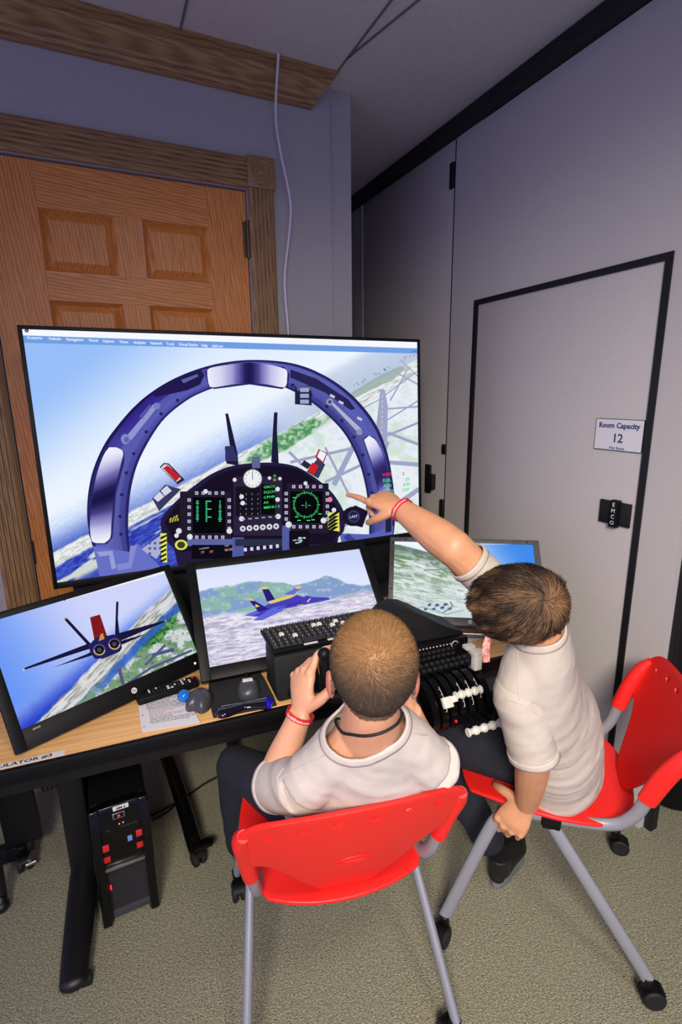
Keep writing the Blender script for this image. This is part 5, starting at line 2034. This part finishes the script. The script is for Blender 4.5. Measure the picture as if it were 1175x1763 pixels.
def rim_bands(me, specs, parent, mat):
    """collar and hem bands laid over the cloth along its open edges; specs (name, centre near the edge loop, inward direction or None, width, lift)"""
    from mathutils.bvhtree import BVHTree
    bm = bmesh.new()
    bm.from_mesh(me)
    bm.normal_update()
    bvh = BVHTree.FromBMesh(bm)
    loops, seen = [], set()
    for e in bm.edges:
        if not e.is_boundary or e in seen:
            continue
        loop, v, cur = [], e.verts[0], e
        while cur and cur not in seen:
            seen.add(cur)
            loop.append(v)
            v = cur.other_vert(v)
            nx = [q for q in v.link_edges if q.is_boundary and q not in seen]
            cur = nx[0] if nx else None
        if len(loop) > 12:
            loops.append([q.co.copy() for q in loop])
    for (name, c, inward, w, lift) in specs:
        lp = min(loops, key=lambda L_: ((sum(L_, Vector()) / len(L_)) - c).length)
        # even spacing and light smoothing
        n = 64
        seg = [0.0]
        for i in range(len(lp)):
            seg.append(seg[-1] + (lp[(i + 1) % len(lp)] - lp[i]).length)
        P_ = []
        for k in range(n):
            t = seg[-1] * k / n
            i = max(j for j in range(len(lp)) if seg[j] <= t)
            P_.append(lp[i].lerp(lp[(i + 1) % len(lp)], (t - seg[i]) / max(seg[i + 1] - seg[i], 1e-9)))
        for _ in range(3):
            P_ = [(P_[i - 1] + P_[i] * 2 + P_[(i + 1) % n]) / 4 for i in range(n)]
        cen = sum(P_, Vector()) / n
        rows = [[], [], [], []]
        for i in range(n):
            t = (P_[(i + 1) % n] - P_[i - 1]).normalized()
            hit = bvh.find_nearest(P_[i])
            nn = hit[1]
            if inward is None:
                d = P_[i] - cen
                d = d - t * d.dot(t)
                d = (d - nn * d.dot(nn)).normalized()
            else:
                d = Vector(inward).normalized()
                d = (d - nn * d.dot(nn)).normalized()
            for r_ in range(4):
                h = bvh.find_nearest(P_[i] + d * (w * r_ / 3.0))
                g = h[1]
                if g.dot(nn) < 0:
                    g = -g
                rows[r_].append((h[0] if r_ else P_[i]) + g * lift)
        vs = [v for r_ in rows for v in r_]
        fs = [(r_ * n + i, r_ * n + (i + 1) % n, (r_ + 1) * n + (i + 1) % n, (r_ + 1) * n + i) for r_ in range(3) for i in range(n)]
        m = bpy.data.meshes.new(name)
        m.from_pydata(vs, [], fs)
        smooth_by_angle(m, 80)
        o = link_mesh(name, m, mat, parent)
        sd = o.modifiers.new('cloth', 'SOLIDIFY')
        sd.thickness = 0.0026
        sd.offset = 0
    bm.free()


def garment(me, name, mat, parent, th=0.002):
    smooth_by_angle(me, 75)
    o = link_mesh(name, me, mat, parent)
    if th:
        sd = o.modifiers.new('cloth', 'SOLIDIFY')
        sd.thickness = th
        sd.offset = -1
    return o


def hair(body_me, c, B, k, line, whorl, n, length, lift, radius, segs, colfn, parent, label, cap=0.002, swirl=0.5, cent=(0, -.008, .022), semi=(.0765, .095, .086), sweep=None, follow=True, seed=3):
    """a cap grown off the scalp plus many fine strands that flow out from the crown whorl"""
    rg = np.random.default_rng(seed)
    Bn = np.array(B)
    co, no = coords(body_me), normals(body_me)
    loc = ((co - np.array(c)) @ Bn) / k
    ly, lz = line
    hl = np.interp(loc[:, 1], ly, lz)
    m = (loc[:, 2] - hl)
    ok = (m > 0) & (np.abs(loc[:, 0]) < .0765) & (np.linalg.norm(loc - np.array(cent), axis=1) < .13)
    vs, fs, cs, idx = [], [], [], {}
    cand = []
    wl = np.array(whorl, float)
    wl /= np.linalg.norm(wl)
    for f in body_me.polygons:
        if all(ok[i] for i in f.vertices):
            q = []
            for i in f.vertices:
                if i not in idx:
                    idx[i] = len(vs)
                    t = min(1, m[i] / .03)
                    vs.append(co[i] + no[i] * (0.0006 + cap * t))
                    cs.append(colfn(loc[i], rg.random() * .4 + .3, 0.75))
                q.append(idx[i])
            fs.append(tuple(q))
            cand.append(f.index)
    va = np.array(vs)
    tri = np.array([f[:3] for f in fs])
    A = np.linalg.norm(np.cross(va[tri[:, 1]] - va[tri[:, 0]], va[tri[:, 2]] - va[tri[:, 0]]), axis=1)
    pick = rg.choice(len(fs), n, p=A / A.sum())
    w = rg.dirichlet((1, 1, 1), n)
    P0 = (va[tri[pick]] * w[..., None]).sum(1)
    L0 = ((P0 - np.array(c)) @ Bn) / k
    cen, sm = np.array(cent), np.array(semi)
    rad0 = np.linalg.norm((L0 - cen) / sm, axis=1)

    def flow(Lp):
        q = (Lp - cen) / sm
        nn = q / sm
        nn /= np.linalg.norm(nn, axis=1)[:, None]
        t = Lp - cen - wl * (np.linalg.norm(Lp - cen, axis=1))[:, None]
        t -= nn * (t * nn).sum(1)[:, None]
        t /= np.linalg.norm(t, axis=1)[:, None] + 1e-9
        dist = np.linalg.norm(Lp - cen - wl * .09, axis=1)
        sw = np.cross(nn, t) * (swirl * np.exp(-dist / .05))[:, None]
        d = t + sw
        if sweep is not None:
            d = d + np.array(sweep)
            d -= nn * (d * nn).sum(1)[:, None]
        d /= np.linalg.norm(d, axis=1)[:, None] + 1e-9
        return d, nn
    ln = length(L0) * (0.75 + 0.5 * rg.random(n))
    clump = fbm(L0[:, 0] * 90 + 3, L0[:, 1] * 90 + L0[:, 2] * 70, 5, 2)
    clump2 = fbm(L0[:, 0] * 60 + 9, L0[:, 2] * 80 - L0[:, 1] * 50, 15, 2)
    jit = rg.normal(0, .10 if not follow else .06, (n, 3)) + (np.stack([clump, clump2, clump - clump2], 1) - np.array((.5, .5, 0))) * (.65 if follow else .1)
    lf = (0.35 + 1.6 * np.clip((clump2 - .3) * 2, 0, 1)) if follow else 1.0
    path = [L0]
    Lp = L0.copy()
    for s_ in range(segs):
        d, nn = flow(Lp)
        d = d + jit * (1 if follow else 1.5)
        if follow:
            Lp = Lp + d * (ln / segs)[:, None]
            q = (Lp - cen) / sm
            r = np.linalg.norm(q, axis=1)
            tgt = rad0 + lift * lf * ((s_ + 1) / segs) * (0.6 + .8 * rg.random(n)) * np.minimum(1, ln / .03)
            Lp = cen + (Lp - cen) * (tgt / r)[:, None]
        else:
            dd = d * (1 - lift) + nn * lift
            dd /= np.linalg.norm(dd, axis=1)[:, None]
            Lp = Lp + dd * (ln / segs)[:, None]
        path.append(Lp.copy())
    path = np.stack(path, 1) * k @ Bn.T + np.array(c)
    shade = rg.random(n)
    base = len(vs)
    nv = segs * 3 + 1
    tg = path[:, 1:] - path[:, :-1]
    outv = np.zeros((n, nv, 3))
    nb = (path[:, 0] - (np.array(c) + Bn @ (cen * k)))
    for s_ in range(segs):
        t = tg[:, s_] / (np.linalg.norm(tg[:, s_], axis=1)[:, None] + 1e-9)
        a = np.cross(t, nb)
        a /= np.linalg.norm(a, axis=1)[:, None] + 1e-9
        b = np.cross(t, a)
        rr = radius * (1 - .75 * s_ / segs)
        for j in range(3):
            th = 2 * math.pi * j / 3
            outv[:, s_ * 3 + j] = path[:, s_] + (a * math.cos(th) + b * math.sin(th)) * rr
    outv[:, -1] = path[:, -1]
    pat = []
    for s_ in range(segs - 1):
        for j in range(3):
            j2 = (j + 1) % 3
            pat.append((s_ * 3 + j, s_ * 3 + j2, s_ * 3 + 3 + j2, s_ * 3 + 3 + j))
    for j in range(3):
        pat.append(((segs - 1) * 3 + j, (segs - 1) * 3 + (j + 1) % 3, nv - 1))
    cols = [colfn(L0[i], shade[i], 1.0) for i in range(n)]
    allv = np.concatenate([va, outv.reshape(-1, 3)])
    for i in range(n):
        o = base + i * nv
        fs += [tuple(x + o for x in p_) for p_ in pat]
    ca = np.concatenate([np.array(cs), np.repeat(np.array(cols), nv, 0)])
    me = bpy.data.meshes.new('hair')
    me.from_pydata(allv.tolist(), [], fs)
    at = me.color_attributes.new('Col', 'FLOAT_COLOR', 'POINT')
    cl_ = lin_np(ca)
    at.data.foreach_set('color', np.concatenate([cl_, np.ones((len(cl_), 1))], 1).ravel())
    me.polygons.foreach_set('use_smooth', [True] * len(me.polygons))
    o = link_mesh('hair', me, M['strand'], parent)
    o['kind'] = 'stuff'
    o['label'] = label
    return o


def person(mb, size, mats, label, loc, lipbox=None):
    me = voxel(mb, size, 3)
    for m in mats:
        me.materials.append(m)
    if lipbox:
        c, B, k = lipbox
        loc_ = ((coords(me) - np.array(c)) @ np.array(B)) / k
        for f in me.polygons:
            p = loc_[list(f.vertices)].mean(0)
            if abs(p[0]) < .019 and p[1] > .083 and -.073 < p[2] < -.053:
                f.material_index = 1
            elif 0.0735 < abs(p[0]) < .095 and abs(p[1]) < .045 and -.066 < p[2] < .012:
                f.material_index = 2
    me.polygons.foreach_set('use_smooth', [True] * len(me.polygons))
    keep = me.copy()
    o = link_mesh('person', me, None, None, loc)
    tag(o, label, 'person', 'boys at the flight simulator')
    return o, keep


def wrist_band(p, d, a, b, side, parent, words):
    """flat silicone band around a wrist; p centre, d forearm axis, a/b radii"""
    d = Vector(d).normalized()
    X = Vector(side)
    X = (X - d * X.dot(d)).normalized()
    Y = d.cross(X)
    n = 40
    vs, fs = [], []
    for (h, q) in ((-.0062, 1.0), (.0062, 1.0), (.0062, 1.06), (-.0062, 1.06)):
        vs += [p + d * h + X * (a * q * math.cos(2 * math.pi * j / n)) + Y * (b * q * math.sin(2 * math.pi * j / n)) for j in range(n)]
    for r_ in range(4):
        for j in range(n):
            fs.append((r_ * n + j, r_ * n + (j + 1) % n, ((r_ + 1) % 4) * n + (j + 1) % n, ((r_ + 1) % 4) * n + j))
    mb = MB()
    mb.faces(vs, fs)
    o = mb.out('wristband', M['band'], parent, ang=50)
    o['label'] = 'red silicone wristband with white lettering'
    # lettering bent around the side that faces outwards
    gv, gf = text_geo(words, .0085, 'CENTER', .0002)
    toc = (Vector(CAM) - p)
    t0 = math.atan2(toc.dot(Y) / b, toc.dot(X) / a)
    out = []
    for v in gv:
        t = t0 + v[0] / ((a + b) / 2)
        r1 = 1.075
        out.append(p + d * (v[1] - .003) + X * (a * r1 * math.cos(t)) + Y * (b * r1 * math.sin(t)))
    m = MB()
    m.faces(out, gf)
    m.out('band_lettering', M['label'], o)
    return o


def shoe(heel, toe, up, parent, k=1.0):
    heel, toe = Vector(heel), Vector(toe)
    d = (toe - heel).normalized()
    up = Vector(up)
    up = (up - d * up.dot(d)).normalized()
    s = d.cross(up)
    L = (toe - heel).length
    mb = MB()
    mb.tube([heel + up * .045 + d * .015, heel + d * (L * .18) + up * .048, heel + d * (L * .45) + up * .044, heel + d * (L * .75) + up * .032, heel + d * (L * .95) + up * .026],
            [(.024, .036), (.034, .042), (.038, .036), (.044, .026), (.028, .018)], 18, 6, side=s)
    mb.tube([heel + d * (L * .16) + up * .05, heel + d * (L * .14) + up * .11], [(.034, .044), (.036, .042)], 18, 1, side=s)
    for q in ((heel + d * .012 + up * .042), (heel + d * (L * .94) + up * .026)):
        mb.ball(q, (.028, .024, .026), Matrix((s, d, up)).transposed())
    me = voxel(mb, .004, 4)
    me.materials.append(M['shoe'])
    me.polygons.foreach_set('use_smooth', [True] * len(me.polygons))
    o = link_mesh('shoe', me, None, parent)
    out = []
    n = 28
    for i in range(n):
        t = 2 * math.pi * i / n
        y = L * .5 + (L * .53) * math.cos(t)
        w = (.036 + .012 * (y / L > .55) * 1.0 * math.sin(math.pi * min(1, max(0, y / L)))) * math.sin(t)
        out.append((w, y))
    MB().prism(out, heel, s, d, up, .018, bev=.003).out('sole', M['sole'], o)
    return o


# ================================================================ boy on the centre chair
k1 = 0.975
H1 = at_depth(643, 1151, .92)
B1 = frame((.43, .90, .16), (0.02, -0.02, 1))
N1 = at_depth(641, 1268, .965)                  # neck base
T1 = at_depth(634, 1350, 1.12)
T2 = V(.455, .960, .68)
T3 = V(.475, 1.035, .560)
SL, SR = at_depth(524, 1352, 1.05), at_depth(744, 1312, 1.06)
EL, WL = at_depth(468, 1352, 1.16), at_depth(518, 1228, 1.145)
ER, WR = at_depth(742, 1318, 1.17), at_depth(704, 1224, 1.10)
side1 = (SR - SL).normalized()
mb = MB()
Hh1 = head(mb, H1, B1, k1, 0.004)
neckc = N1 + V(.012, .028, -.005)
mb.tube([H1 + B1 @ V(0, -.012, -.02), H1 + B1 @ V(0, -.010, -.075), neckc, T1 + V(0, 0, .02)], [(.052, .056), (.050, .054), (.062, .058), (.08, .06)], 20, 6, side=side1)
mb.tube([neckc + V(0, 0, -.02), T1, T2, T3, T3 + V(.01, .03, -.05)], [(.070, .040), (.130, .066), (.126, .072), (.135, .085), (.11, .07)], 24, 6, side=side1)
mb.tube([SL, (SL + neckc) / 2 + V(0, 0, .0), neckc, (SR + neckc) / 2 + V(0, 0, .0), SR], [.036, .040, .046, .040, .036], 14, 5)
mb.tube([SL, SL.lerp(EL, .5), EL], [.037, .037, .036], 16, 4).ball(EL, .0365).ball(ER, .0365)
mb.tube([EL, EL.lerp(WL, .35), EL.lerp(WL, .75), WL], [.037, .038, .030, (.027)], 16, 4)
mb.tube([SR, SR.lerp(ER, .5), ER], [.037, .037, .036], 16, 4)
mb.tube([ER, ER.lerp(WR, .35), ER.lerp(WR, .75), WR], [.037, .038, .030, .027], 16, 4)
# left hand closes around the left horn, the index finger lies along it
kn = at_depth(522, 1160, 1.17)
grip = [(.45, .95, .6), (.75, 1.1, .7), (.85, 1.15, .8), (.9, 1.1, .8)]
tl = hand(mb, WL, (kn - WL), (-RX * .72 - FX * .55 + UX * .25), 1, [(.32, .62, .40)] + grip[1:], [(.9, .55, -.25), (.55, .8, -.5), (.25, .9, -.45)], 1.12)
kr = at_depth(700, 1186, 1.12)
hand(mb, WR, (kr - WR), (RX * .75 - FX * .5 + UX * .2), -1, grip, [(.9, .55, -.25), (.55, .8, -.5), (.25, .9, -.45)], 1.0)
# legs under the desk
KL, KR = V(.275, 1.36, .50), V(.66, 1.36, .50)
AL, AR = V(.300, 1.50, .085), V(.66, 1.52, .085)
mb.tube([T3 + V(-.07, 0, 0), KL], [.070, .046], 16, 1).tube([KL, KL.lerp(AL, .4), AL], [.046, .046, .032], 16, 4).ball(KL, .047)
mb.tube([T3 + V(.07, 0, 0), KR], [.070, .046], 16, 1).tube([KR, KR.lerp(AR, .4), AR], [.046, .046, .032], 16, 4).ball(KR, .047)
boy1, bm1 = person(mb, .0034, [M['skin'], M['lip'], M['ear']], 'boy with buzz-cut hair seated on the centre red chair, gripping the yoke', (T3.x, T3.y, 0.47), (H1, B1, k1))
eyes(Hh1, B1, boy1, k1)


def buzz(l, r, f):
    t = min(1, max(0, (l[2] - .004 + .25 * l[1]) / .062))
    a = np.array((82, 68, 58)) * (1 - t) + np.array((168, 126, 82)) * t
    if f < 1:
        a = np.array((150, 112, 88)) * .55 + a * .45
    return a * (.78 + .45 * r)


hair(bm1, H1, B1, k1, ([-.12, -.085, -.055, -.03, -.012, .02, .045, .062, .075, .12], [-.060, -.062, -.060, -.050, .012, .012, .018, .040, .060, .066]), (-.10, -.74, .66), 26000,
     lambda l: .0045 + .005 * np.clip((l[:, 2] + .01) / .06, 0, 1), 0.55, .00042, 2, buzz, boy1, 'very short light brown buzz cut', cap=.0006, follow=False, swirl=.9)
# shirt
mb = MB()
mb.tube([neckc + V(0, 0, .045), neckc + V(0, 0, -.01), T1, T2, T3, T3 + V(.01, .02, -.045)], [(.058, .050), (.088, .064), (.160, .092), (.156, .100), (.162, .112), (.15, .11)], 28, 6, side=side1)
mb.tube([SL, (SL + neckc) / 2 + V(0, 0, .008), neckc + V(0, 0, .004), (SR + neckc) / 2 + V(0, 0, .008), SR], [.056, .058, .060, .058, .056], 16, 5)
hl = SL.lerp(EL, .90)
hr = SR.lerp(ER, .90)
mb.tube([SL, SL.lerp(EL, .5), SL.lerp(EL, 1.3)], [.056, .057, .059], 18, 4)
mb.tube([SR, SR.lerp(ER, .5), SR.lerp(ER, 1.3)], [.056, .057, .059], 18, 4)
sm1 = voxel(mb, .005, 10)


def folds1(co, no):
    x = co @ np.array(side1)
    a = fbm(x * 11 + co[:, 2] * 5, co[:, 2] * 16 - co[:, 1] * 6, 3, 3) - .5
    b = fbm(x * 30, co[:, 2] * 26 + co[:, 1] * 20, 8, 2) - .5
    return a * .012 + b * .003


wrinkle(sm1, folds1)
fw1 = V(.43, .90, 0)
NK = dict(f=.022, s=.012, t=.5, a=.078, b=.055)
sm1 = cut_neck(sm1, N1 + fw1 * NK['f'] - side1 * NK['s'], V(0, 0, 1) - fw1 * NK['t'], side1, NK['a'], NK['b'])
cut_mesh(sm1, [(hl, (EL - SL), .085, .12), (hr, (ER - SR), .085, .12)])
rim = sm1.copy()
sh1 = garment(sm1, 'tshirt', M['shirt'], boy1)
sh1['label'] = 'cream short-sleeved T-shirt'
rim_bands(rim, [('collar', N1, None, .017, .0016), ('sleeve_hem', hl, SL - EL, .016, .0012), ('sleeve_hem', hr, SR - ER, .016, .0012)], sh1, M['shirt'])
# trousers
mb = MB()
mb.tube([T3 + V(-.075, 0, 0), KL], [.084, .060], 18, 1).tube([KL, KL.lerp(AL, .5), AL + V(0, 0, -.01)], [.060, .060, .050], 18, 4).ball(KL, .061)
mb.tube([T3 + V(.075, 0, 0), KR], [.084, .060], 18, 1).tube([KR, KR.lerp(AR, .5), AR + V(0, 0, -.01)], [.060, .060, .050], 18, 4).ball(KR, .061)
mb.tube([T3 + V(0, -.005, .05), T3 + V(.0, .01, -.02)], [(.155, .105), (.15, .10)], 24, 1, side=side1).ball(T3 + V(0, 0, -.02), (.15, .10, .05))
tm = voxel(mb, .006, 6)
wrinkle(tm, lambda co, no: (fbm(co[:, 0] * 16, co[:, 2] * 14 + co[:, 1] * 8, 5, 3) - .5) * .012)
garment(tm, 'trousers', M['navy'], boy1, 0)['label'] = 'dark navy trousers'
for a_ in (AL, AR):
    shoe((a_.x, a_.y - .05, .004), (a_.x + .01, a_.y + .16, .004), (0, 0, 1), boy1)
# cord round the neck
def skin_tree(me):
    b = bmesh.new()
    b.from_mesh(me)
    t = BVHTree.FromBMesh(b)
    b.free()
    return t


def seams(rim_me, lines, shirt, mat):
    t = skin_tree(rim_me)
    for ln in lines:
        P_ = [q for q in (on_skin(t, x, y, .0004) for x, y in ln) if q is not None]
        if len(P_) > 2:
            MB().tube(P_, .0011, 6, 5).out('seam', mat, shirt)


bmq = bmesh.new()
bmq.from_mesh(bm1)
bv1 = BVHTree.FromBMesh(bmq)
bmq.free()


def on_skin(bvh, x, y, lift):
    h = bvh.ray_cast(Vector(CAM), Vector(ray(x, y)).normalized())
    return h[0] + h[1] * lift if h[0] is not None else None


cpts = [q for q in (on_skin(bv1, x, y, .0026) for x, y in ((576, 1252), (590, 1259), (608, 1263), (630, 1265), (652, 1261), (672, 1252), (686, 1240))) if q is not None]
c_m = neckc + fw1 * .02
cpts = [c_m + fw1 * .055 - side1 * .02 + V(0, 0, -.03), c_m - side1 * .068 + V(0, 0, .0) + fw1 * .03] + cpts + [c_m + side1 * .068 + V(0, 0, .0) + fw1 * .03, c_m + fw1 * .055 + side1 * .02 + V(0, 0, -.03)]
MB().tube(cpts, .0028, 8, 4, closed=True).out('necklace_cord', M['cord'], boy1)['label'] = 'thin black neck cord'
seams(rim, [[(562, 1300), (535, 1312), (505, 1326), (482, 1340)], [(490, 1322), (478, 1338), (480, 1356), (488, 1374), (494, 1388)], [(708, 1262), (735, 1266), (765, 1270)]], sh1, M['shirt'])
fd = (WL - EL)
wrist_band(WL - fd.normalized() * .004, fd, .0300, .0285, RX, boy1, 'SouthEvent.com')

# ================================================================ boy pointing at the television
k2 = 0.97
H2 = at_depth(887, 1038, 1.13)
B2 = frame(-RX * .92 - UX * .13 + FX * .36, -RX * .26 + UX * .14 - FX * .93)
N2 = at_depth(930, 1096, 1.18)
P2 = at_depth(955, 1288, 1.50)
CH2 = at_depth(932, 1192, 1.31)
MD2 = CH2.lerp(P2, .52) + V(.01, -.01, .01)
S2L, S2R = at_depth(893, 1192, 1.205), at_depth(895, 1050, 1.22)
E2R, W2R = at_depth(781, 943, 1.17), at_depth(690, 876, 1.27)
TIP = at_depth(613, 829, 1.40)
ch_o = V(1.138, .972, 0)
cr, cw_ = V(math.cos(.805), math.sin(.805), 0), V(-math.sin(.805), math.cos(.805), 0)
RAIL = ch_o + cr * -.200 + cw_ * .118 + V(0, 0, .440)
W2L = at_depth(908, 1382, 1.385)
E2L = at_depth(920, 1302, 1.24)
fw2 = (-cr * .0 + cw_)
side2 = (S2R - S2L).normalized()
mb = MB()
Hh2 = head(mb, H2, B2, k2)
nk2 = N2.lerp(H2, .35) + FX * .02
mb.tube([H2 + B2 @ V(0, -.012, -.02), H2 + B2 @ V(0, -.012, -.07), N2, CH2], [(.052, .056), (.051, .054), (.064, .058), (.09, .07)], 20, 6, side=side2)
mb.tube([N2, CH2, MD2, P2, P2 + V(0, 0, -.05)], [(.065, .045), (.110, .070), (.118, .082), (.135, .090), (.11, .08)], 24, 6, side=side2 + cr * .6)
mb.tube([S2L, (S2L + N2) / 2, N2, (S2R + N2) / 2, S2R], [.036, .042, .046, .042, .036], 14, 5)
mb.tube([S2L, S2L.lerp(E2L, .5), E2L], [.038, .040, .040], 16, 4).ball(E2L, .0405).ball(E2R, .0435)
mb.tube([E2L, E2L.lerp(W2L, .35), E2L.lerp(W2L, .8), W2L], [.040, .041, .034, .030], 16, 4)
mb.tube([S2R, S2R.lerp(E2R, .5), E2R], [.038, .041, .043], 16, 4)
mb.tube([E2R, E2R.lerp(W2R, .30), E2R.lerp(W2R, .75), W2R], [.043, .043, .033, .0275], 16, 4)
kp = at_depth(652, 858, 1.325)
tips2, L2, ax2 = hand(mb, W2R, (kp - W2R), UX * .80 - FX * .50 - RX * .1, -1, [(.02, .10, .06), (1.0, 1.35, .9), (1.15, 1.45, .9), (1.2, 1.4, .9)], [(.55, .75, -.55), (.15, .8, -.6), (-.2, .75, -.55)], 1.06, .03)
hand(mb, W2L, (RAIL + V(-.012, -.030, -.012) - W2L), (-FX * .86 + UX * .35 - RX * .25), 1, [(.55, 1.2, .8), (.6, 1.25, .8), (.6, 1.2, .8), (.6, 1.1, .8)], [(.85, .35, -.3), (.55, .55, -.75), (.1, .4, -.9)], 1.2)
P2L, P2R = P2 + cr * -.07, P2 + cr * .075
K2L, K2R = V(.860, 1.190, .525), V(1.04, 1.30, .525)
A2L, A2R = V(1.055, 1.095, .12), V(1.16, 1.40, .09)
for a_, b_, c_ in ((P2L, K2L, A2L), (P2R, K2R, A2R)):
    mb.tube([a_, b_], [.074, .048], 16, 1).tube([b_, b_.lerp(c_, .4), c_], [.048, .047, .032], 16, 4).ball(b_, .049)
boy2, bm2 = person(mb, .0034, [M['skin2'], M['lip'], M['ear']], 'brown-haired boy on the right red chair, leaning over and pointing at the television', (P2.x, P2.y, .47), (H2, B2, k2))
eyes(Hh2, B2, boy2, k2)


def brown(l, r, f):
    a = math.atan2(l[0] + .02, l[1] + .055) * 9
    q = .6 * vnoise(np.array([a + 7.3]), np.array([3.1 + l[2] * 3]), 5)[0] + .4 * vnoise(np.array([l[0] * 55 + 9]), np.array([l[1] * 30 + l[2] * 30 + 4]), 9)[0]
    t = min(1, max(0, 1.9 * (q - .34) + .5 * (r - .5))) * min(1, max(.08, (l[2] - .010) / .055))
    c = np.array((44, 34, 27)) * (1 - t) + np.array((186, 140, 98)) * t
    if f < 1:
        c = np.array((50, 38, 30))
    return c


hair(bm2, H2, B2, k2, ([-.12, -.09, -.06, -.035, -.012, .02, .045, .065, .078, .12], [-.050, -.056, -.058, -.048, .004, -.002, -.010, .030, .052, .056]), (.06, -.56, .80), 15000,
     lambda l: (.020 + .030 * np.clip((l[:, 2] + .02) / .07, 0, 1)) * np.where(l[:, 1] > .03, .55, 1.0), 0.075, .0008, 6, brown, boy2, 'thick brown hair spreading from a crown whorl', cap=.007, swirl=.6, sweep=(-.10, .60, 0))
mb = MB()
mb.tube([N2.lerp(CH2, -.25), N2.lerp(CH2, .15), CH2, MD2, P2, P2 + (P2 - MD2) * .36], [(.055, .050), (.095, .072), (.140, .098), (.158, .114), (.182, .130), (.165, .120)], 28, 6, side=side2 + cr * .6)
mb.tube([S2L, (S2L + N2) / 2, N2, (S2R + N2) / 2, S2R], [.056, .060, .060, .060, .056], 16, 5)
h2l = S2L.lerp(E2L, .98)
h2r = S2R.lerp(E2R, .80)
mb.tube([S2R, S2R.lerp(E2R, .5), S2R.lerp(E2R, 1.2)], [.053, .050, .049], 18, 4)
sm2 = voxel(mb, .005, 8)


def folds2(co, no):
    x = co @ np.array(side2)
    up_ = co @ np.array((CH2 - P2).normalized())
    a = fbm(x * 9 + up_ * 4, up_ * 20 - x * 6, 13, 3) - .5
    lowr = np.clip((0.88 - co[:, 2]) / .3, 0, 1)
    return a * (.008 + .012 * lowr)


wrinkle(sm2, folds2)
sm2 = cut_neck(sm2, N2, (H2 - N2) * .5 + (N2 - CH2) * .6 - FX * .02, side2, .056, .056, .05, .075)
cut_mesh(sm2, [(h2r, (E2R - S2R), .080, .13)])
ms_ = MB()
ax_ = (E2L - S2L)
ms_.tube([S2L - ax_ * .10, S2L, S2L.lerp(E2L, .5), S2L.lerp(E2L, 1.35)], [(.040, .040), (.057, .057), (.058, .060), (.061, .062)], 22, 5)
ms_.ball(S2L - ax_ * .02, .057)
sl2 = voxel(ms_, .005, 6)
wrinkle(sl2, lambda co, no: (fbm(co @ np.array(ax_.normalized()) * 22, co @ np.array(RX) * 12, 23, 3) - .5) * .010)
cut_mesh(sl2, [(h2l, ax_, .2, .2)])
bmj = bmesh.new()
bmj.from_mesh(sm2)
bmj.from_mesh(sl2)
bmj.to_mesh(sm2)
bmj.free()
rim = sm2.copy()
sh2 = garment(sm2, 'tshirt', M['shirt2'], boy2)
sh2['label'] = 'stone-coloured short-sleeved T-shirt'
rim_bands(rim, [('collar', N2, None, .017, .0016), ('sleeve_hem', h2l, S2L - E2L, .018, .0012), ('sleeve_hem', h2r, S2R - E2R, .016, .0012)], sh2, M['shirt2'])
mb = MB()
for a_, b_, c_ in ((P2L, K2L, A2L), (P2R, K2R, A2R)):
    mb.tube([a_, b_], [.088, .064], 18, 1).tube([b_, b_.lerp(c_, .5), c_ + V(0, 0, -.01)], [.063, .060, .050], 18, 4).ball(b_, .064)
mb.tube([P2 + V(0, 0, .04), P2 + V(0, 0, -.03)], [(.145, .115), (.145, .11)], 24, 1, side=cr).ball(P2 + V(0, 0, -.03), (.14, .11, .05), Matrix((cr, cw_, V(0, 0, 1))).transposed())
tm = voxel(mb, .006, 6)
wrinkle(tm, lambda co, no: (fbm(co[:, 0] * 14 + co[:, 1] * 9, co[:, 2] * 16, 6, 3) - .5) * .014)
garment(tm, 'trousers', M['navy'], boy2, 0)['label'] = 'dark navy trousers'
hs, ts = at_z(.005, 852, 1528), at_z(.005, 905, 1430)
shoe(hs, hs + (ts - hs).normalized() * .22, (0, 0, 1), boy2)
shoe((1.14, 1.36, .004), (1.08, 1.57, .004), (0, 0, 1), boy2)
seams(rim, [[(856, 1202), (875, 1205), (895, 1211), (920, 1226), (938, 1246)], [(892, 1122), (892, 1160), (894, 1205)]], sh2, M['shirt2'])
# lanyard over the chest
lp = [at_depth(848, 1085, 1.12), at_depth(838, 1110, 1.13), at_depth(838, 1140, 1.15)]
MB().tube(lp, [(.008, .0012)] * 3, 8, 5, side=RX).out('lanyard', M['lanyard'], boy2)['label'] = 'red patterned lanyard'
f2 = (W2R - E2R)
wrist_band(W2R - f2.normalized() * .006, f2, .0305, .029, RX, boy2, 'SouthEvent.com')
